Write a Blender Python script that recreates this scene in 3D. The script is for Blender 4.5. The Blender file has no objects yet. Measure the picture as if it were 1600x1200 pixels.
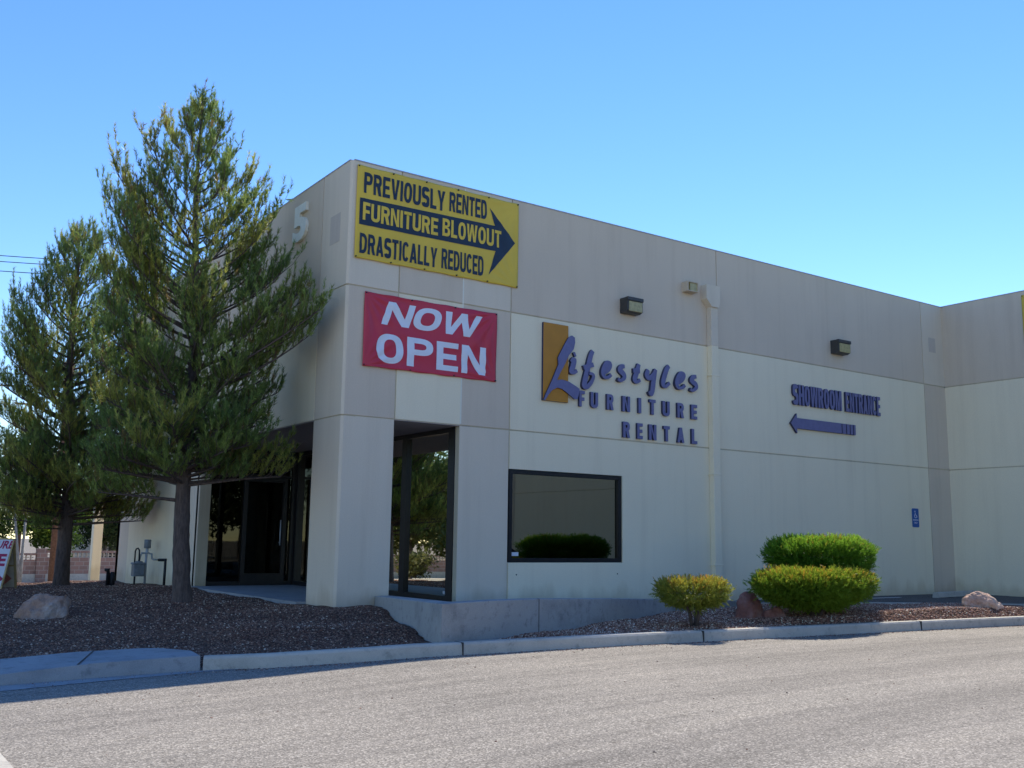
import bpy, bmesh, math, random
import numpy as np
from mathutils import Vector, Matrix

random.seed(7)
rng = np.random.default_rng(11)
scene = bpy.context.scene
COL = scene.collection

# ------------------------------------------------------------------ camera
YAW, PITCH, ROLL = math.radians(35.009), math.radians(9.037), math.radians(0.771)
CAM = Vector((-6.142, -13.018, 1.270))
Fv = Vector((math.sin(YAW)*math.cos(PITCH), math.cos(YAW)*math.cos(PITCH), math.sin(PITCH)))
R0 = Vector((math.cos(YAW), -math.sin(YAW), 0)); U0 = R0.cross(Fv)
Rv = math.cos(ROLL)*R0 + math.sin(ROLL)*U0
Uv = -math.sin(ROLL)*R0 + math.cos(ROLL)*U0
cam_data = bpy.data.cameras.new('camera')
cam = bpy.data.objects.new('camera', cam_data); COL.objects.link(cam)
m = Matrix((Rv, Uv, -Fv)).transposed().to_4x4(); m.translation = CAM
cam.matrix_world = m
cam_data.sensor_width = 36; cam_data.lens = 1556.8/1600*36
cam_data.clip_start = 0.05; cam_data.clip_end = 2000
scene.camera = cam
scene.render.resolution_x = 1024; scene.render.resolution_y = 768

# ------------------------------------------------------------------ sky, sun, exposure
SUN_EL = math.radians(46.8); SUN_AZ = math.radians(53.0)      # azimuth clockwise from +Y
w = bpy.data.worlds.new('World'); scene.world = w; w.use_nodes = True
nt = w.node_tree; nt.nodes.clear()
sky = nt.nodes.new('ShaderNodeTexSky'); sky.sky_type = 'NISHITA'; sky.sun_disc = False
sky.sun_elevation = SUN_EL; sky.sun_rotation = SUN_AZ
sky.air_density = 1.0; sky.dust_density = 0.0; sky.ozone_density = 2.2; sky.altitude = 700
bg = nt.nodes.new('ShaderNodeBackground'); bg.inputs['Strength'].default_value = 0.101
wo = nt.nodes.new('ShaderNodeOutputWorld')
hs = nt.nodes.new('ShaderNodeHueSaturation'); hs.inputs['Saturation'].default_value = 1.24; hs.inputs['Hue'].default_value = 0.509
nt.links.new(sky.outputs[0], hs.inputs['Color']); nt.links.new(hs.outputs[0], bg.inputs[0]); nt.links.new(bg.outputs[0], wo.inputs[0])
sd = bpy.data.lights.new('sun', 'SUN'); sd.energy = 2.75; sd.angle = math.radians(0.5); sd.color = (1.0, 0.93, 0.80)
sun = bpy.data.objects.new('sun', sd); COL.objects.link(sun)
sdir = Vector((math.sin(SUN_AZ)*math.cos(SUN_EL), math.cos(SUN_AZ)*math.cos(SUN_EL), math.sin(SUN_EL)))
sun.rotation_euler = sdir.to_track_quat('Z', 'Y').to_euler(); sun.location = (20, 20, 30)
scene.view_settings.view_transform = 'Standard'; scene.view_settings.look = 'None'
scene.view_settings.exposure = 1.24; scene.view_settings.gamma = 1
scene.cycles.max_bounces = 8; scene.cycles.transparent_max_bounces = 16
scene.cycles.caustics_reflective = False; scene.cycles.caustics_refractive = False

# ------------------------------------------------------------------ materials
def nodes_of(name):
    mt = bpy.data.materials.new(name); mt.use_nodes = True
    n = mt.node_tree; b = n.nodes['Principled BSDF']
    return mt, n, b
def noise(n, vec, scale, detail=4, rough=0.55):
    t = n.nodes.new('ShaderNodeTexNoise'); t.inputs['Scale'].default_value = scale
    t.inputs['Detail'].default_value = detail; t.inputs['Roughness'].default_value = rough
    n.links.new(vec, t.inputs['Vector']); return t.outputs['Fac']
def ramp(n, fac, stops):
    r = n.nodes.new('ShaderNodeValToRGB'); e = r.color_ramp.elements
    while len(e) < len(stops): e.new(0.5)
    for k, (p, c) in enumerate(stops):
        e[k].position = p; e[k].color = (*c, 1) if len(c) == 3 else c
    n.links.new(fac, r.inputs[0]); return r.outputs[0]
def mixc(n, fac, a, b, mode='MIX'):
    x = n.nodes.new('ShaderNodeMix'); x.data_type = 'RGBA'; x.blend_type = mode
    if hasattr(fac, 'links') or not isinstance(fac, (int, float)): n.links.new(fac, x.inputs[0])
    else: x.inputs[0].default_value = fac
    for k, v in ((6, a), (7, b)):
        if isinstance(v, tuple): x.inputs[k].default_value = (*v, 1) if len(v) == 3 else v
        else: n.links.new(v, x.inputs[k])
    return x.outputs[2]
def coords(n, scale=(1, 1, 1)):
    g = n.nodes.new('ShaderNodeTexCoord')
    mp = n.nodes.new('ShaderNodeMapping'); mp.inputs['Scale'].default_value = scale
    n.links.new(g.outputs['Object'], mp.inputs[0]); return mp.outputs[0]
def bump(n, b, h, strength, dist=0.01, prev=None):
    x = n.nodes.new('ShaderNodeBump'); x.inputs['Strength'].default_value = strength; x.inputs['Distance'].default_value = dist
    n.links.new(h, x.inputs['Height'])
    if prev is not None: n.links.new(prev, x.inputs['Normal'])
    n.links.new(x.outputs[0], b.inputs['Normal']); return x.outputs[0]
def plain(name, c, rough=0.6, metal=0.0, var=0.12, scale=12, bumpy=0.0, spec=0.4):
    mt, n, b = nodes_of(name)
    v = coords(n); f = noise(n, v, scale, 5)
    lo = tuple(x*(1-var) for x in c); hi = tuple(min(1, x*(1+var)) for x in c)
    n.links.new(ramp(n, f, [(0.3, lo), (0.7, hi)]), b.inputs['Base Color'])
    b.inputs['Roughness'].default_value = rough; b.inputs['Metallic'].default_value = metal
    b.inputs['Specular IOR Level'].default_value = spec
    if bumpy: bump(n, b, noise(n, v, scale*6, 3), bumpy, 0.004)
    return mt
def painted_concrete(name, c, stain=0.10):
    mt, n, b = nodes_of(name)
    v = coords(n)
    f1 = noise(n, v, 0.55, 5, 0.6)                      # broad weathering
    col = ramp(n, f1, [(0.25, tuple(x*(1-stain*0.55) for x in c)), (0.75, tuple(min(1, x*(1+stain*0.4)) for x in c))])
    vs = coords(n, (2.6, 2.6, 0.16))                    # rain streaks
    f2 = noise(n, vs, 1.5, 6, 0.65)
    st = ramp(n, f2, [(0.50, (1, 1, 1)), (0.78, (1-stain*1.3, 1-stain*1.5, 1-stain*1.7))])
    col = mixc(n, 0.8, col, st, 'MULTIPLY')
    gz_ = n.nodes.new('ShaderNodeSeparateXYZ'); n.links.new(v, gz_.inputs[0])
    nz_ = n.nodes.new('ShaderNodeMath'); nz_.operation = 'MULTIPLY_ADD'; n.links.new(noise(n, coords(n, (1, 1, .3)), 3.5, 5), nz_.inputs[0]); nz_.inputs[1].default_value = -.7; n.links.new(gz_.outputs[2], nz_.inputs[2])
    col = mixc(n, 0.8, col, ramp(n, nz_.outputs[0], [(0.0, (.80, .76, .70)), (0.22, (1, 1, 1))]), 'MULTIPLY')
    f3 = noise(n, v, 60, 2)
    col = mixc(n, 0.6, col, ramp(n, f3, [(0.3, (0.93, 0.93, 0.93)), (0.7, (1.05, 1.05, 1.05))]), 'MULTIPLY')
    n.links.new(col, b.inputs['Base Color']); b.inputs['Roughness'].default_value = 0.85
    b.inputs['Specular IOR Level'].default_value = 0.2
    p = bump(n, b, noise(n, v, 45, 4, 0.7), 0.35, 0.006)
    bump(n, b, noise(n, v, 1.3, 3), 0.25, 0.03, p)
    return mt
M = {}
M['white'] = painted_concrete('white_paint', (0.89, 0.775, 0.56), 0.065)
M['tan'] = painted_concrete('tan_paint', (0.69, 0.57, 0.435), 0.09)
M['light_tan'] = painted_concrete('light_tan_paint', (0.745, 0.635, 0.49), 0.07)
M['patch'] = painted_concrete('patch_paint', (0.59, 0.51, 0.425), 0.08)
M['reveal'] = painted_concrete('reveal_paint', (0.60, 0.52, 0.37), 0.2)
M['joint'] = painted_concrete('joint_paint', (0.80, 0.76, 0.64), 0.12)
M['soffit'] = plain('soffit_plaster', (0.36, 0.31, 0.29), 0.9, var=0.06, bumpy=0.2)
M['coping'] = plain('coping_metal', (0.42, 0.39, 0.36), 0.5, 0.3)
M['frame'] = plain('black_aluminium', (0.016, 0.017, 0.02), 0.35, 0.2, var=0.2)
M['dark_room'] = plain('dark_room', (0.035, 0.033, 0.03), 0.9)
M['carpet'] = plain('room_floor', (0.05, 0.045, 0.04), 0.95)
M['roof'] = plain('roof_membrane', (0.45, 0.44, 0.42), 0.9)
M['steel_grey'] = plain('grey_painted_steel', (0.17, 0.20, 0.23), 0.5, 0.2, var=0.2)
M['pale_steel'] = plain('pale_grey_steel', (0.38, 0.42, 0.46), 0.5, 0.2)
M['black_iron'] = plain('black_iron', (0.018, 0.02, 0.024), 0.55, 0.3)
M['lamp_body'] = plain('bronze_lamp_body', (0.065, 0.062, 0.058), 0.45, 0.2)
M['lamp_lens'] = plain('yellowed_lens', (0.42, 0.36, 0.17), 0.35, var=0.22, scale=22)
M['purple'] = plain('violet_letter', (0.16, 0.155, 0.29), 0.5, var=0.08)
M['purple_side'] = plain('navy_letter_return', (0.035, 0.037, 0.085), 0.5, var=0.1)
M['orange'] = plain('orange_panel', (0.50, 0.215, 0.018), 0.5, var=0.06, scale=5)
M['navy'] = plain('navy_ink', (0.014, 0.028, 0.055), 0.5, var=0.1)
M['cream_digit'] = plain('cream_digit', (0.84, 0.82, 0.70), 0.6, var=0.05)
M['ink_white'] = plain('white_ink', (0.76, 0.78, 0.84), 0.45, var=0.03)
M['ink_red'] = plain('red_ink', (0.36, 0.015, 0.07), 0.5, var=0.1)
M['ink_blue'] = plain('blue_enamel', (0.012, 0.095, 0.34), 0.35, var=0.05)
M['wood'] = plain('painted_wood', (0.42, 0.30, 0.13), 0.7, var=0.2)
M['board'] = plain('white_board', (0.62, 0.62, 0.66), 0.5, var=0.04)
M['board_back'] = plain('cream_board', (0.60, 0.52, 0.40), 0.6, var=0.12)
M['faded_red'] = plain('faded_red_ink', (0.52, 0.17, 0.14), 0.6, var=0.1)
M['wire'] = plain('dark_cable', (0.03, 0.03, 0.035), 0.6)
M['pole_wood'] = plain('creosote_pole', (0.16, 0.08, 0.05), 0.85, var=0.3, bumpy=0.3)
M['tile'] = plain('clay_tile', (0.50, 0.24, 0.17), 0.8, var=0.25, scale=8)
M['stucco'] = plain('beige_stucco', (0.50, 0.42, 0.33), 0.9, var=0.06)
M['car'] = plain('dark_car_paint', (0.012, 0.013, 0.016), 0.2, 0.2, var=0.05, spec=0.6)
M['rubber'] = plain('tyre_rubber', (0.02, 0.02, 0.02), 0.8)
M['chrome'] = plain('chrome_trim', (0.5, 0.5, 0.5), 0.2, 0.9)
M['sticker'] = plain('white_sticker', (0.7, 0.74, 0.8), 0.5, var=0.02)

def banner_mat(name, c, sheen):
    mt, n, b = nodes_of(name)
    v = coords(n); f = noise(n, v, 1.4, 3)
    n.links.new(ramp(n, f, [(0.3, tuple(x*0.93 for x in c)), (0.7, tuple(min(1, x*1.06) for x in c))]), b.inputs['Base Color'])
    b.inputs['Roughness'].default_value = sheen; b.inputs['Specular IOR Level'].default_value = 0.5
    bump(n, b, noise(n, v, 420, 2), 0.05, 0.002); return mt
M['yellow'] = banner_mat('yellow_vinyl', (0.74, 0.50, 0.05), 0.55)
M['red'] = banner_mat('red_vinyl', (0.56, 0.025, 0.055), 0.38)

def glass_mat(name, tint, refl, boost):
    mt = bpy.data.materials.new(name); mt.use_nodes = True; n = mt.node_tree; n.nodes.clear()
    out = n.nodes.new('ShaderNodeOutputMaterial'); tr = n.nodes.new('ShaderNodeBsdfTransparent')
    tr.inputs[0].default_value = (*tint, 1)
    gl = n.nodes.new('ShaderNodeBsdfGlossy'); gl.inputs['Roughness'].default_value = 0.012; gl.inputs['Color'].default_value = (*refl, 1)
    fr = n.nodes.new('ShaderNodeFresnel'); fr.inputs[0].default_value = 1.6
    ma = n.nodes.new('ShaderNodeMath'); ma.operation = 'ADD'; ma.use_clamp = True; ma.inputs[1].default_value = boost
    mx = n.nodes.new('ShaderNodeMixShader'); n.links.new(fr.outputs[0], ma.inputs[0]); n.links.new(ma.outputs[0], mx.inputs[0])
    v = coords(n); bp = n.nodes.new('ShaderNodeBump'); bp.inputs['Strength'].default_value = 0.25; bp.inputs['Distance'].default_value = 0.004
    n.links.new(noise(n, v, 0.8, 1), bp.inputs['Height']); n.links.new(bp.outputs[0], gl.inputs['Normal'])
    n.links.new(tr.outputs[0], mx.inputs[1]); n.links.new(gl.outputs[0], mx.inputs[2]); n.links.new(mx.outputs[0], out.inputs[0])
    return mt
M['glass'] = glass_mat('tinted_glass', (0.16, 0.17, 0.15), (0.88, 0.86, 0.74), 0.17)
M['dark_glass'] = glass_mat('dark_entry_glass', (0.22, 0.24, 0.23), (0.55, 0.58, 0.56), 0.0)

def asphalt(name, base, streak=True):
    mt, n, b = nodes_of(name)
    v = coords(n)
    vo = n.nodes.new('ShaderNodeTexVoronoi'); vo.inputs['Scale'].default_value = 95; n.links.new(v, vo.inputs['Vector'])
    sep = n.nodes.new('ShaderNodeSeparateColor'); n.links.new(vo.outputs['Color'], sep.inputs[0])
    agg = ramp(n, sep.outputs[0], [(0.0, tuple(x*0.50 for x in base)), (0.35, tuple(x*0.85 for x in base)), (0.75, tuple(x*1.12 for x in base)), (1.0, tuple(min(1, x*1.9) for x in base))])
    f = noise(n, v, 0.35, 5, 0.6)
    col = mixc(n, 0.9, agg, ramp(n, f, [(0.3, (0.90, 0.89, 0.88)), (0.7, (1.08, 1.06, 1.04))]), 'MULTIPLY')
    if streak:
        vs = coords(n, (0.07, 1.0, 1)); f2 = noise(n, vs, 5.5, 6, 0.65)
        col = mixc(n, 0.9, col, ramp(n, f2, [(0.34, (0.80, 0.79, 0.78)), (0.52, (1.02, 1.01, 1.0)), (0.72, (1.14, 1.12, 1.08))]), 'MULTIPLY')
    f3 = noise(n, v, 7, 4)
    col = mixc(n, 0.8, col, ramp(n, f3, [(0.28, (0.78, 0.77, 0.76)), (0.40, (1, 1, 1))]), 'MULTIPLY')
    f4 = noise(n, coords(n, (.05, .55, 1)), 1.6, 3)
    col = mixc(n, 0.9, col, ramp(n, f4, [(0.36, (0.86, 0.85, 0.845)), (0.50, (1.03, 1.02, 1.01)), (.68, (1.10, 1.09, 1.07))]), 'MULTIPLY')
    f5 = noise(n, v, 1.9, 2)
    col = mixc(n, 0.8, col, ramp(n, f5, [(0.24, (0.62, 0.61, 0.61)), (0.285, (1, 1, 1))]), 'MULTIPLY')
    n.links.new(col, b.inputs['Base Color']); b.inputs['Roughness'].default_value = 0.9; b.inputs['Specular IOR Level'].default_value = 0.25
    p = bump(n, b, vo.outputs['Distance'], 0.5, 0.006)
    bump(n, b, noise(n, v, 30, 3), 0.35, 0.008, p)
    return mt
M['asphalt'] = asphalt('worn_asphalt', (0.245, 0.226, 0.200))
M['lot'] = asphalt('dark_asphalt', (0.10, 0.10, 0.10), False)

def concrete(name, c, dirt=0.25):
    mt, n, b = nodes_of(name)
    v = coords(n)
    col = ramp(n, noise(n, v, 1.7, 6, 0.65), [(0.25, tuple(x*(1-dirt) for x in c)), (0.5, c), (0.8, tuple(min(1, x*1.1) for x in c))])
    col = mixc(n, 0.8, col, ramp(n, noise(n, v, 9, 5, 0.7), [(0.30, (0.62, 0.63, 0.64)), (0.46, (1, 1, 1))]), 'MULTIPLY')
    col = mixc(n, 0.7, col, ramp(n, noise(n, v, 130, 2), [(0.25, (0.8, 0.8, 0.8)), (0.7, (1.08, 1.08, 1.08))]), 'MULTIPLY')
    n.links.new(col, b.inputs['Base Color']); b.inputs['Roughness'].default_value = 0.9; b.inputs['Specular IOR Level'].default_value = 0.2
    col2 = col; p_ = bump(n, b, noise(n, v, 50, 4), 0.4, 0.006); bump(n, b, noise(n, v, 6, 5, .7), .5, .02, p_); return mt
M['curb'] = concrete('curb_concrete', (0.53, 0.49, 0.42))
M['walk'] = concrete('walk_concrete', (0.33, 0.34, 0.345))
M['retain'] = concrete('retaining_concrete', (0.37, 0.37, 0.355), 0.38)
M['porch'] = concrete('porch_concrete', (0.34, 0.345, 0.345), 0.12)

def gravel_mat(name):
    mt, n, b = nodes_of(name)
    v = coords(n)
    vo = n.nodes.new('ShaderNodeTexVoronoi'); vo.inputs['Scale'].default_value = 58; n.links.new(v, vo.inputs['Vector'])
    sep = n.nodes.new('ShaderNodeSeparateColor'); n.links.new(vo.outputs['Color'], sep.inputs[0])
    col = ramp(n, sep.outputs[0], [(0.0, (0.07, 0.034, 0.024)), (0.4, (0.165, 0.083, 0.056)), (0.75, (0.27, 0.150, 0.105)), (1.0, (0.44, 0.31, 0.235))])
    edge = ramp(n, vo.outputs['Distance'], [(0.3, (1, 1, 1)), (0.75, (0.35, 0.33, 0.33))])
    col = mixc(n, 0.8, col, edge, 'MULTIPLY')
    col = mixc(n, 0.8, col, ramp(n, noise(n, v, 0.9, 4), [(0.3, (0.72, 0.70, 0.68)), (0.7, (1.1, 1.08, 1.05))]), 'MULTIPLY')
    n.links.new(col, b.inputs['Base Color']); b.inputs['Roughness'].default_value = 0.92; b.inputs['Specular IOR Level'].default_value = 0.2
    inv = n.nodes.new('ShaderNodeMath'); inv.operation = 'SUBTRACT'; inv.inputs[0].default_value = 1; n.links.new(vo.outputs['Distance'], inv.inputs[1])
    bump(n, b, inv.outputs[0], 0.9, 0.02); return mt
M['gravel'] = gravel_mat('red_gravel')
def tint_mat(name, rough=0.85, transl=0.0, attr='tint', bumpy=0.0):
    mt, n, b = nodes_of(name)
    a = n.nodes.new('ShaderNodeAttribute'); a.attribute_name = attr
    n.links.new(a.outputs['Color'], b.inputs['Base Color']); b.inputs['Roughness'].default_value = rough
    b.inputs['Specular IOR Level'].default_value = 0.3
    if transl:
        t = n.nodes.new('ShaderNodeBsdfTranslucent'); n.links.new(a.outputs['Color'], t.inputs[0])
        mx = n.nodes.new('ShaderNodeMixShader'); mx.inputs[0].default_value = transl
        out = [x for x in n.nodes if x.type == 'OUTPUT_MATERIAL'][0]
        n.links.new(b.outputs[0], mx.inputs[1]); n.links.new(t.outputs[0], mx.inputs[2]); n.links.new(mx.outputs[0], out.inputs[0])
    return mt
M['stones'] = tint_mat('loose_stones')
M['needles'] = tint_mat('pine_needles', 0.42, 0.5)
M['leaves'] = tint_mat('leaves', 0.5, 0.45)
def bark(name, c):
    mt, n, b = nodes_of(name)
    v = coords(n, (6, 6, 1.3)); f = noise(n, v, 5, 6, 0.7)
    n.links.new(ramp(n, f, [(0.3, tuple(x*0.45 for x in c)), (0.55, c), (0.8, tuple(x*1.5 for x in c))]), b.inputs['Base Color'])
    b.inputs['Roughness'].default_value = 0.95; bump(n, b, f, 0.9, 0.03); return mt
M['bark'] = bark('pine_bark', (0.125, 0.090, 0.075)); M['pale_bark'] = bark('pale_bark', (0.40, 0.36, 0.31))
def rock(name, a, c):
    mt, n, b = nodes_of(name)
    v = coords(n)
    col = ramp(n, noise(n, v, 2.6, 7, 0.65), [(0.30, tuple(x*0.7 for x in a)), (0.48, a), (0.66, c)])
    col = mixc(n, 0.7, col, ramp(n, noise(n, v, 24, 4), [(0.3, (0.75, 0.72, 0.7)), (0.65, (1.1, 1.1, 1.1))]), 'MULTIPLY')
    n.links.new(col, b.inputs['Base Color']); b.inputs['Roughness'].default_value = 0.9
    p = bump(n, b, noise(n, v, 7, 6, 0.7), 0.8, 0.04); bump(n, b, noise(n, v, 40, 3), 0.5, 0.01, p); return mt
M['rock_pink'] = rock('pinkish_rock', (0.40, 0.25, 0.18), (0.50, 0.42, 0.37))
M['rock_red'] = rock('red_rock', (0.30, 0.13, 0.10), (0.36, 0.22, 0.19))
M['rock_pale'] = rock('pale_rock', (0.60, 0.38, 0.27), (0.72, 0.56, 0.44))
def block_mat():
    mt, n, b = nodes_of('slump_block')
    tc = n.nodes.new('ShaderNodeTexCoord'); mp = n.nodes.new('ShaderNodeMapping'); mp.inputs['Rotation'].default_value = (math.radians(90), 0, 0)
    n.links.new(tc.outputs['Object'], mp.inputs[0])
    br = n.nodes.new('ShaderNodeTexBrick'); br.inputs['Scale'].default_value = 1; br.inputs['Brick Width'].default_value = 0.4; br.inputs['Row Height'].default_value = 0.2
    br.inputs['Mortar Size'].default_value = 0.012; br.inputs['Color1'].default_value = (0.34, 0.20, 0.16, 1); br.inputs['Color2'].default_value = (0.25, 0.155, 0.125, 1)
    br.inputs['Mortar'].default_value = (0.36, 0.31, 0.28, 1); n.links.new(mp.outputs[0], br.inputs['Vector'])
    n.links.new(br.outputs['Color'], b.inputs['Base Color']); b.inputs['Roughness'].default_value = 0.9; return mt
M['block'] = block_mat()

# ------------------------------------------------------------------ mesh helpers
def tag(o, label=None, cat=None, group=None, kind=None):
    if label: o['label'] = label
    if cat: o['category'] = cat
    if group: o['group'] = group
    if kind: o['kind'] = kind
    return o
def empty(name, loc, rz=0, label=None, cat=None, group=None):
    o = bpy.data.objects.new(name, None); COL.objects.link(o); o.location = loc; o.rotation_euler = (0, 0, rz)
    o.empty_display_size = 0.2
    return tag(o, label, cat, group)
class MB:
    """collects faces in WORLD or local coordinates and links them as one mesh"""
    def __init__(s): s.v = []; s.f = []; s.m = []; s.mats = []; s.smooth = []
    def mi(s, mat):
        if mat not in s.mats: s.mats.append(mat)
        return s.mats.index(mat)
    def add(s, vs, fs, mat, smooth=False):
        o = len(s.v); s.v += [tuple(p) for p in vs]; k = s.mi(mat)
        for f in fs: s.f.append(tuple(i+o for i in f)); s.m.append(k); s.smooth.append(smooth)
    def box(s, a, b, mat):
        (x0, y0, z0), (x1, y1, z1) = a, b
        if x0 > x1: x0, x1 = x1, x0
        if y0 > y1: y0, y1 = y1, y0
        if z0 > z1: z0, z1 = z1, z0
        s.add([(x0,y0,z0),(x1,y0,z0),(x1,y1,z0),(x0,y1,z0),(x0,y0,z1),(x1,y0,z1),(x1,y1,z1),(x0,y1,z1)],
              [(3,2,1,0),(4,5,6,7),(0,1,5,4),(1,2,6,5),(2,3,7,6),(3,0,4,7)], mat)
    def prism(s, pts, off, mat, side=None, smooth=False):
        """pts: list of 3D points of an outline; off: extrude vector"""
        n = len(pts); off = Vector(off); a = [Vector(p) for p in pts]; b = [p+off for p in a]
        s.add(a, [tuple(range(n))[::-1]], mat); s.add(b, [tuple(range(n))], mat)
        s.add(a+b, [(i, (i+1) % n, (i+1) % n+n, i+n) for i in range(n)], side or mat, smooth)
    def tube(s, path, rad, mat, n=8, cap=True, squash=None):
        path = [Vector(p) for p in path]; rings = []
        rad = rad if hasattr(rad, '__len__') else [rad]*len(path)
        up = Vector((0, 0, 1)); vs = []; prev = None
        for i, p in enumerate(path):
            d = (path[min(i+1, len(path)-1)]-path[max(i-1, 0)]).normalized()
            if prev is None:
                a = d.cross(up); a = a if a.length > 0.05 else d.cross(Vector((1, 0, 0)))
            else: a = prev-d*prev.dot(d)
            a.normalize(); prev = a.copy(); c = d.cross(a)
            for k in range(n):
                t = 2*math.pi*k/n; vs.append(p+(a*math.cos(t)+c*math.sin(t))*rad[i])
        fs = []
        for i in range(len(path)-1):
            for k in range(n):
                a_, b_ = i*n+k, i*n+(k+1) % n
                fs.append((a_, b_, b_+n, a_+n))
        if cap: fs.append(tuple(range(n))[::-1]); fs.append(tuple(range((len(path)-1)*n, len(path)*n)))
        s.add(vs, fs, mat, True)
    def build(s, name, parent=None, bevel=0, normals=True):
        me = bpy.data.meshes.new(name); me.from_pydata(s.v, [], s.f)
        for mt in s.mats: me.materials.append(mt)
        me.polygons.foreach_set('material_index', s.m); me.polygons.foreach_set('use_smooth', s.smooth); me.update()
        if normals:
            bm = bmesh.new(); bm.from_mesh(me); bmesh.ops.recalc_face_normals(bm, faces=bm.faces); bm.to_mesh(me); bm.free()
        o = bpy.data.objects.new(name, me); COL.objects.link(o)
        if parent: o.parent = parent
        if bevel:
            b = o.modifiers.new('bevel', 'BEVEL'); b.width = bevel; b.segments = 2; b.limit_method = 'ANGLE'
        return o
def grid_mesh(name, xs, ys, zf, mat, keep=None, parent=None):
    X, Y = np.meshgrid(xs, ys); Z = zf(X, Y); nx, ny = len(xs), len(ys)
    co = np.stack([X, Y, Z], -1).reshape(-1, 3).astype(np.float32)
    i, j = np.meshgrid(np.arange(nx-1), np.arange(ny-1)); a = (j*nx+i).ravel()
    q = np.stack([a, a+1, a+nx+1, a+nx], 1)
    if keep is not None:
        c = co[q].mean(1); q = q[keep(c[:, 0], c[:, 1])]
    me = bpy.data.meshes.new(name); me.from_pydata(co.tolist(), [], q.tolist()); me.materials.append(mat)
    me.polygons.foreach_set('use_smooth', [True]*len(q)); me.update()
    bm = bmesh.new(); bm.from_mesh(me); bmesh.ops.delete(bm, geom=[v for v in bm.verts if not v.link_faces], context='VERTS'); bm.to_mesh(me); bm.free()
    o = bpy.data.objects.new(name, me); COL.objects.link(o)
    if parent: o.parent = parent
    return o
def fast_mesh(name, co, faces_n, mat, tint=None, parent=None):
    """co: (N*faces_n, 3) vertices, every faces_n of them one face; tint per face (N,3)"""
    nf = len(co)//faces_n
    me = bpy.data.meshes.new(name); me.vertices.add(len(co)); me.vertices.foreach_set('co', co.astype(np.float32).ravel())
    me.loops.add(len(co)); me.loops.foreach_set('vertex_index', np.arange(len(co), dtype=np.int32))
    me.polygons.add(nf); me.polygons.foreach_set('loop_start', np.arange(0, len(co), faces_n, dtype=np.int32))
    me.update(calc_edges=True)
    if tint is not None:
        a = me.attributes.new('tint', 'FLOAT_COLOR', 'FACE')
        c = np.concatenate([tint, np.ones((nf, 1))], 1).astype(np.float32); a.data.foreach_set('color', c.ravel())
    me.materials.append(mat)
    o = bpy.data.objects.new(name, me); COL.objects.link(o)
    if parent: o.parent = parent
    return o
def inpoly(px, py, poly):
    px = np.asarray(px); py = np.asarray(py); r = np.zeros(px.shape, bool); n = len(poly)
    for i in range(n):
        x0, y0 = poly[i]; x1, y1 = poly[(i+1) % n]
        if y0 == y1: continue
        c = ((y0 > py) != (y1 > py)) & (px < (x1-x0)*(py-y0)/(y1-y0)+x0)
        r ^= c
    return r
def text_geo(body, offset=0.0, shear=0.0, extrude=0.0):
    cu = bpy.data.curves.new('t', 'FONT'); cu.body = body; cu.size = 1; cu.offset = offset; cu.shear = shear; cu.extrude = extrude
    cu.resolution_u = 4
    ob = bpy.data.objects.new('t', cu); COL.objects.link(ob)
    dg = bpy.context.evaluated_depsgraph_get(); dg.update()
    me = bpy.data.meshes.new_from_object(ob.evaluated_get(dg))
    vs = np.array([v.co[:] for v in me.vertices]); fs = [tuple(p.vertices) for p in me.polygons]; nz = [p.normal.z for p in me.polygons]
    bpy.data.objects.remove(ob); bpy.data.curves.remove(cu); bpy.data.meshes.remove(me)
    return vs, fs, nz
def text_on(mb, body, u0, u1, z0, z1, frame, mat, side=None, offset=0.02, shear=0.0, depth=0.0, out=0.004):
    """lettering fitted to the rectangle; frame(u, z, d) gives a 3D point, d = distance out of the wall"""
    vs, fs, nz = text_geo(body, offset, shear, 0.5 if depth else 0.0)
    lo, hi = vs.min(0), vs.max(0)
    P = []
    for v in vs:
        u = u0+(v[0]-lo[0])/(hi[0]-lo[0])*(u1-u0); z = z0+(v[1]-lo[1])/(hi[1]-lo[1])*(z1-z0)
        d = out+(depth*(v[2]-lo[2])/(hi[2]-lo[2]) if depth else 0)
        P.append(frame(u, z, d))
    front = [f for f, k in zip(fs, nz) if abs(k) > 0.5]; rest = [f for f, k in zip(fs, nz) if abs(k) <= 0.5]
    mb.add(P, front, mat); 
    if rest: mb.add(P, rest, side or mat)
def arc(cx, cy, rx, ry, a0, a1, n=10, p=.82):
    out = []
    for i in range(n+1):
        t = math.radians(a0+(a1-a0)*i/n); c, q = math.cos(t), math.sin(t)
        out.append((cx+rx*math.copysign(abs(c)**p, c), cy+ry*math.copysign(abs(q)**p, q)))
    return out
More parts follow.
